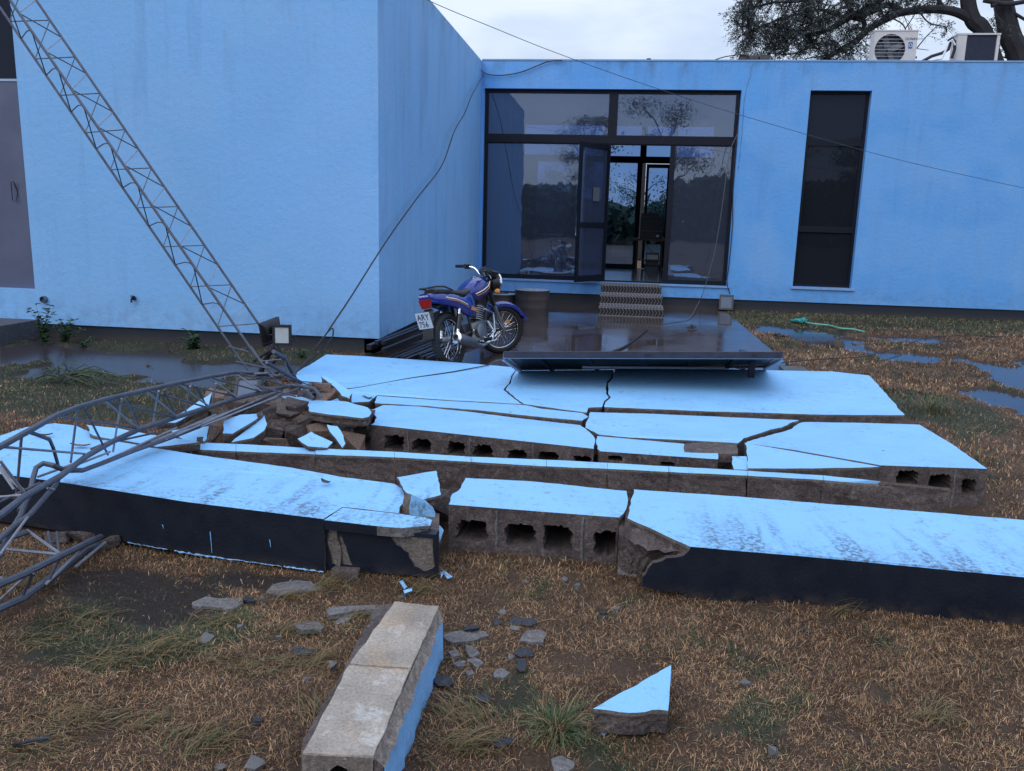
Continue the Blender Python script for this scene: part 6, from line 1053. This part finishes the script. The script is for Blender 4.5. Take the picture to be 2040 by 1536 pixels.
# wheel chain hanging across the front spokes
m_ = MB(); q0, q1 = FM @ Vector((WB + .06, -.06, RW + .10)), FM @ Vector((.86, -.16, .24))
for i in range(16): t = i / 15; p = q0.lerp(q1, t) + Vector((0, 0, -.07 * math.sin(math.pi * t))); d_ = (q1 - q0).normalized(); u = Vector((0, 0, 1)) if i % 2 else d_.cross(Vector((0, 0, 1))); m_.tube([p + d_ * .017 * math.cos(a) + u * .009 * math.sin(a) for a in np.linspace(0, 6.283, 9)[:-1]], .003, 'chrome', 4, closed=True)
m_.obox(q0, (.02, 0, 0), (0, .012, 0), (0, 0, .025), 'orange'); tag(m_.build('wheel_chain'), 'steel chain and brass padlock looped through the motorcycle front wheel', 'chain')
# ================================================================== WEEDS
def weed(px, py, h, n, lab, seed, spread=.12, leafs=.05):
    r_ = random.Random(seed); c = g(px, py, 0); rt = empty('weed', c, lab, 'weed'); ms = MB(); ml = MB()
    for i in range(n):
        a = r_.uniform(0, 6.28); l_ = h * r_.uniform(.5, 1); sp = spread * r_.uniform(.3, 1); P = [c + Vector((math.cos(a) * sp * t * t + r_.uniform(-.01, .01), math.sin(a) * sp * t * t * .6, l_ * t - .02)) for t in np.linspace(0, 1, 6)]; ms.tube(P, [.005, .005, .004, .003, .002, .001], 'leaf2', 5)
        for j in range(1, 6):
            for k in range(3):
                b = r_.uniform(0, 6.28); v = Vector((math.cos(b), math.sin(b), r_.uniform(-.3, .5))).normalized() * leafs * r_.uniform(.6, 1.3); w = v.cross(Vector((0, 0, 1))).normalized() * leafs * .28; p = P[j]; ml.add([p, p + v * .5 + w + Vector((0, 0, .01)), p + v, p + v * .5 - w + Vector((0, 0, .01))], [(0, 1, 2, 3)], 'leaf2')
    ms.build('stem', rt); o = ml.build('leaves', rt, fixn=False); o['kind'] = 'stuff'
weed(90, 686, .52, 11, 'tall straggly weed at the corner of the concrete step', 1, .2, .07); weed(130, 682, .30, 14, 'low bushy weed right of the tall straggly weed', 2, .26, .06); weed(385, 697, .26, 6, 'broad leaved weed against the middle of the front plinth', 3, .12, .10); weed(165, 690, .14, 6, 'small weed patch at the plinth foot', 4, .18, .04); weed(600, 715, .12, 6, 'small green weed beside the slab corner', 5, .15, .04)
c = g(150, 765, .0); mb = MB()
for i in range(46): a = random.uniform(0, 6.28); r_ = random.uniform(.1, .42); q = c + Vector((random.uniform(-.25, .25), random.uniform(-.12, .12), random.uniform(.01, .1))); v = Vector((math.cos(a) * r_, math.sin(a) * r_ * .4, 0)); mb.tube([q - v, q + Vector((0, 0, random.uniform(.03, .13))), q + v], [.002, .004, .002], 'leaf2' if i % 2 else 'bark', 4)
tag(mb.build('uprooted_weed'), 'uprooted twiggy weed clump on the lawn beside the mud pool', 'weed')
# ================================================================== TREES
def leafy(ml, p, d, l_, r_, k='leaf', n=14, s=.075):
    P = []; d = d.normalized()
    for j in range(n):
        t = (j + .5) / n; q = p + d * l_ * t + Vector((0, 0, -.25 * l_ * t * t)); v = Vector((r_.uniform(-1, 1), r_.uniform(-1, 1), r_.uniform(-.8, .5))).normalized() * s * r_.uniform(.6, 1.4); w = v.cross(d + Vector((.01, 0, 0))).normalized() * s * .20; ml.add([q, q + v * .5 + w, q + v, q + v * .5 - w], [(0, 1, 2, 3)], k)
def acacia():
    YT = 22.5; r_ = random.Random(11); base = onY(2010, 300, YT); base.z = 0; rt = empty('acacia_tree', base, 'large dark acacia tree spreading its arching limbs behind the back building', 'tree')
    def P(l_, dy=0.): return smooth([onY(x, y, YT + dy + (q[2] if len(q) > 2 else 0)) for q in l_ for x, y in (q[:2],)], 5)
    limbs = [
     ([(2080, 640), (2050, 300), (2033, 126), (2012, 70), (1998, 0), (1985, -90)], .31, .19), ([(2060, 330), (1990, 150), (1958, 62), (1938, 40), (1928, 0), (1925, -80)], .22, .16),
     ([(1940, 42), (1905, 24), (1860, 18), (1800, 24), (1770, 36), (1740, 52), (1722, 66)], .115, .07), ([(1722, 66), (1700, 85), (1672, 100), (1645, 118), (1630, 140)], .085, .05), ([(1800, 24), (1770, 10), (1740, 22), (1716, 30), (1702, 26), (1690, 12), (1680, -20)], .08, .05),
     ([(1716, 30), (1722, 50), (1716, 62)], .06, .06), ([(1790, -30), (1740, 10), (1700, 30), (1660, 55), (1620, 68), (1585, 72), (1560, 110)], .09, .03), ([(1716, 40), (1668, 30), (1640, 20), (1600, 25), (1550, 40), (1500, 60)], .05, .015),
     ([(1600, 70), (1560, 55), (1520, 55), (1480, 70)], .035, .01), ([(1640, 60), (1610, 95), (1570, 108), (1520, 105)], .03, .01), ([(1700, 80), (1690, 100), (1600, 118)], .03, .01), ([(1680, -30), (1600, 0), (1540, 5), (1485, 20)], .06, .015), ([(1985, 5), (2010, 8), (2060, 0)], .06, .05), ([(2010, 20), (2040, 38), (2080, 60)], .04, .03), ([(1960, 0), (1985, 6), (1975, 12)], .06, .05), ([(1880, 20), (1870, 0), (1850, -40)], .06, .04), ([(1830, 20), (1850, 45), (1885, 55), (1880, 75)], .02, .008), ([(1760, 30), (1800, 50), (1810, 90), (1850, 100)], .02, .006), ([(2020, 120), (1990, 110), (1975, 95)], .02, .008)]
    pts = []
    for i, (l_, r0, r1) in enumerate(limbs):
        q = P(l_, r_.uniform(-.4, .4) if i > 1 else 0); q = [p + Vector((0, 0, 0)) for p in q]
        if i == 0: q[0].z = min(q[0].z, -.1)
        if i == 1: q = [Vector((q[0].x, q[0].y, q[0].z))] + q[1:]
        m_ = MB(); m_.tube(q, list(np.linspace(r0, r1, len(q))), 'bark', 9); m_.build('trunk' if i < 2 else 'branch', rt)
        if i > 1: pts += [(p, r1) for p in q[::1]]
    mt = MB(); ml = MB(); ctr = []
    for (x, y, w, h, n) in ((1560, 30, 100, 48, 62), (1620, 60, 90, 45, 46), (1680, 20, 90, 40, 32), (1530, 85, 62, 34, 40), (1640, 100, 70, 22, 26), (1760, 5, 80, 22, 20), (1490, 40, 30, 40, 14), (1725, 85, 40, 25, 8), (1860, 6, 60, 12, 8), (1840, 50, 50, 20, 3), (2015, 60, 40, 50, 6), (1580, -30, 140, 40, 30), (1780, -30, 140, 30, 20)):
        for k in range(n): a = r_.uniform(0, 6.28); q = math.sqrt(r_.uniform(0, 1)); ctr.append(onY(x + w * q * math.cos(a), y + h * q * math.sin(a), YT + r_.uniform(-1.2, 1.2)))
    P0 = [p for p, _ in pts]
    for c_ in ctr:
        near = sorted(P0, key=lambda p: (p - c_).length)[r_.randrange(4)]; d = c_ - near; L_ = d.length; sag = Vector((r_.uniform(-.1, .1), r_.uniform(-.1, .1), r_.uniform(-.05, .16))) * min(L_, 1.5)
        cur = smooth([near, near.lerp(c_, .35) + sag, near.lerp(c_, .7) + sag * .7, c_], 3); r0 = min(.03, .010 + L_ * .008); mt.tube(cur, list(np.linspace(r0, .005, len(cur))), 'bark', 5, cap=False)
        for t in range(3, len(cur)):
            for k in range(2):
                dd_ = (d.normalized() + Vector((r_.uniform(-1, 1), r_.uniform(-1, 1), r_.uniform(-.9, .6)))).normalized(); l_ = r_.uniform(.16, .42); q = cur[t]; e_ = q + dd_ * l_ - Vector((0, 0, .05)); mt.tube([q, (q + e_) / 2 + Vector((0, 0, .02)), e_], [.005, .004, .002], 'bark', 3, cap=False)
                for w_ in range(3 if t > 5 else 2):
                    qq = q.lerp(e_, r_.uniform(.35, 1)); 
                    if r_.random() < .60: continue
                    leafy(ml, qq, (dd_ + Vector((r_.uniform(-.8, .8), r_.uniform(-.8, .8), r_.uniform(-1, .3)))).normalized(), r_.uniform(.10, .24), r_, 'leaf', 8, .055)
    o = mt.build('twigs', rt, fixn=False); o['kind'] = 'stuff'; o = ml.build('crown', rt, fixn=False); o['kind'] = 'stuff'
acacia()
def tree(x, y, h, w, lab, seed, nm='tree', dens=900, k='leaf3', grp=None, bare=False, ls=.35):
    r_ = random.Random(seed); rt = empty(nm, (x, y, 0), lab, 'tree', grp); m_ = MB(); ml = MB(); top = Vector((x + r_.uniform(-.5, .5), y, h * .75)); m_.tube([Vector((x, y, -.2)), Vector((x + r_.uniform(-.2, .2), y, h * .35)), top], [h * .03, h * .022, h * .01], 'bark', 8); m_.build('trunk', rt); cl = []; mb_ = MB()
    for i in range(14):
        a = r_.uniform(0, 6.28); z0 = h * r_.uniform(.3, .72); e = Vector((x + math.cos(a) * w * .5 * r_.uniform(.4, 1), y + math.sin(a) * w * .5 * r_.uniform(.4, 1), z0 + h * r_.uniform(.05, .28))); mb_.tube([Vector((x, y, z0)), (Vector((x, y, z0)) + e) / 2 + Vector((0, 0, .2)), e], [h * .010, h * .006, h * .003], 'bark', 5); cl.append((e, w * r_.uniform(.12, .24)))
    mb_.build('branches', rt)
    for i in range(dens):
        e, rr = cl[r_.randrange(len(cl))]; q = e + Vector((r_.gauss(0, 1), r_.gauss(0, 1), r_.gauss(0, .6))) * rr * .55; v = Vector((r_.uniform(-1, 1), r_.uniform(-1, 1), r_.uniform(-1, 1))).normalized() * ls * r_.uniform(.5, 1.2); u = v.orthogonal().normalized() * ls * .25; ml.add([q, q + v * .5 + u, q + v, q + v * .5 - u], [(0, 1, 2, 3)], k)
    o = ml.build('crown', rt, fixn=False); o['kind'] = 'stuff'
G1 = 'trees seen through the building'; G2 = 'trees behind the viewer mirrored in the glass'
tree(-2.6, 46, 6.6, 4.2, 'leafy tree seen through the doorway beyond the far glazing', 21, dens=2600, grp=G1, ls=.16); tree(1.5, 60, 5.0, 4.6, 'bare looking tree seen through the ajar far door', 22, dens=1200, grp=G1, ls=.16)
for i, (x_, y_, h_, lab) in enumerate(((-11, 60, 5.2, 'distant tree left of the doorway view beyond the building'), (-5.5, 66, 4.6, 'rounded distant tree in the middle of the doorway view'), (5.5, 64, 4.8, 'distant tree behind the utility pole beyond the building'))): tree(x_, y_, h_, 5.5, lab, 23 + i, dens=2600, grp=G1, ls=.28)
def wood(name, lab, y, x0, x1, h, n, seed, ls):
    rg = np.random.default_rng(seed); x = rg.uniform(x0, x1, n); top = h * (.55 + .6 * fbm(x, x * 0 + y, .12, seed, 4)); z = rg.uniform(0, 1, n) ** .8 * top; yy = y + rg.normal(0, 2.2, n); v = rg.normal(0, 1, (n, 3)); v /= np.linalg.norm(v, axis=1)[:, None]; u = np.cross(v, rg.normal(0, 1, (n, 3))); u /= np.linalg.norm(u, axis=1)[:, None]; c = np.stack([x, yy, z], -1); s_ = ls * rg.uniform(.5, 1.3, (n, 1))
    V = np.stack([c - v * s_, c + u * s_ * .6, c + v * s_, c - u * s_ * .6], 1).reshape(-1, 3); F = np.arange(4 * n, dtype=np.int32); me = bpy.data.meshes.new(name); me.vertices.add(4 * n); me.vertices.foreach_set('co', V.reshape(-1).astype(np.float32)); me.loops.add(4 * n); me.loops.foreach_set('vertex_index', F); me.polygons.add(n); me.polygons.foreach_set('loop_start', np.arange(0, 4 * n, 4, dtype=np.int32)); me.update(calc_edges=True); me.materials.append(MATS['leaf3']); o = bpy.data.objects.new(name, me); COL.objects.link(o); tag(o, lab, kind='stuff')
wood('distant_wood', 'dark far off belt of bushes and trees beyond the building', 74, -50, 50, 4.2, 26000, 91, .5)
wood('distant_wood', 'dark far off belt of trees behind the viewer, mirrored in the glass', -52, -70, 70, 6.5, 40000, 92, .55)
m_ = MB(); m_.tube([(.95, 40, 0), (.9, 40, 9)], [.14, .10], 'bark', 8); m_.box(.1, 1.7, 39.95, 40.05, 8.0, 8.15, 'bark'); tag(m_.build('utility_pole'), 'dark utility pole seen through the far door glass', 'pole')
tree(-2.6, -26, 9.5, 4.2, 'tall tree mirrored in the upper left entrance pane', 41, dens=6000, grp=G2, ls=.14); tree(2.6, -22, 9.6, 5.2, 'tall spreading tree mirrored in the upper right entrance pane', 42, dens=8000, grp=G2, ls=.14); tree(9.5, -27, 7.5, 5, 'tree mirrored in the right entrance pane', 43, dens=5000, grp=G2, ls=.15); tree(15, -22, 8., 4., 'tree mirrored in the tall dark window', 44, dens=5000, grp=G2, ls=.15)
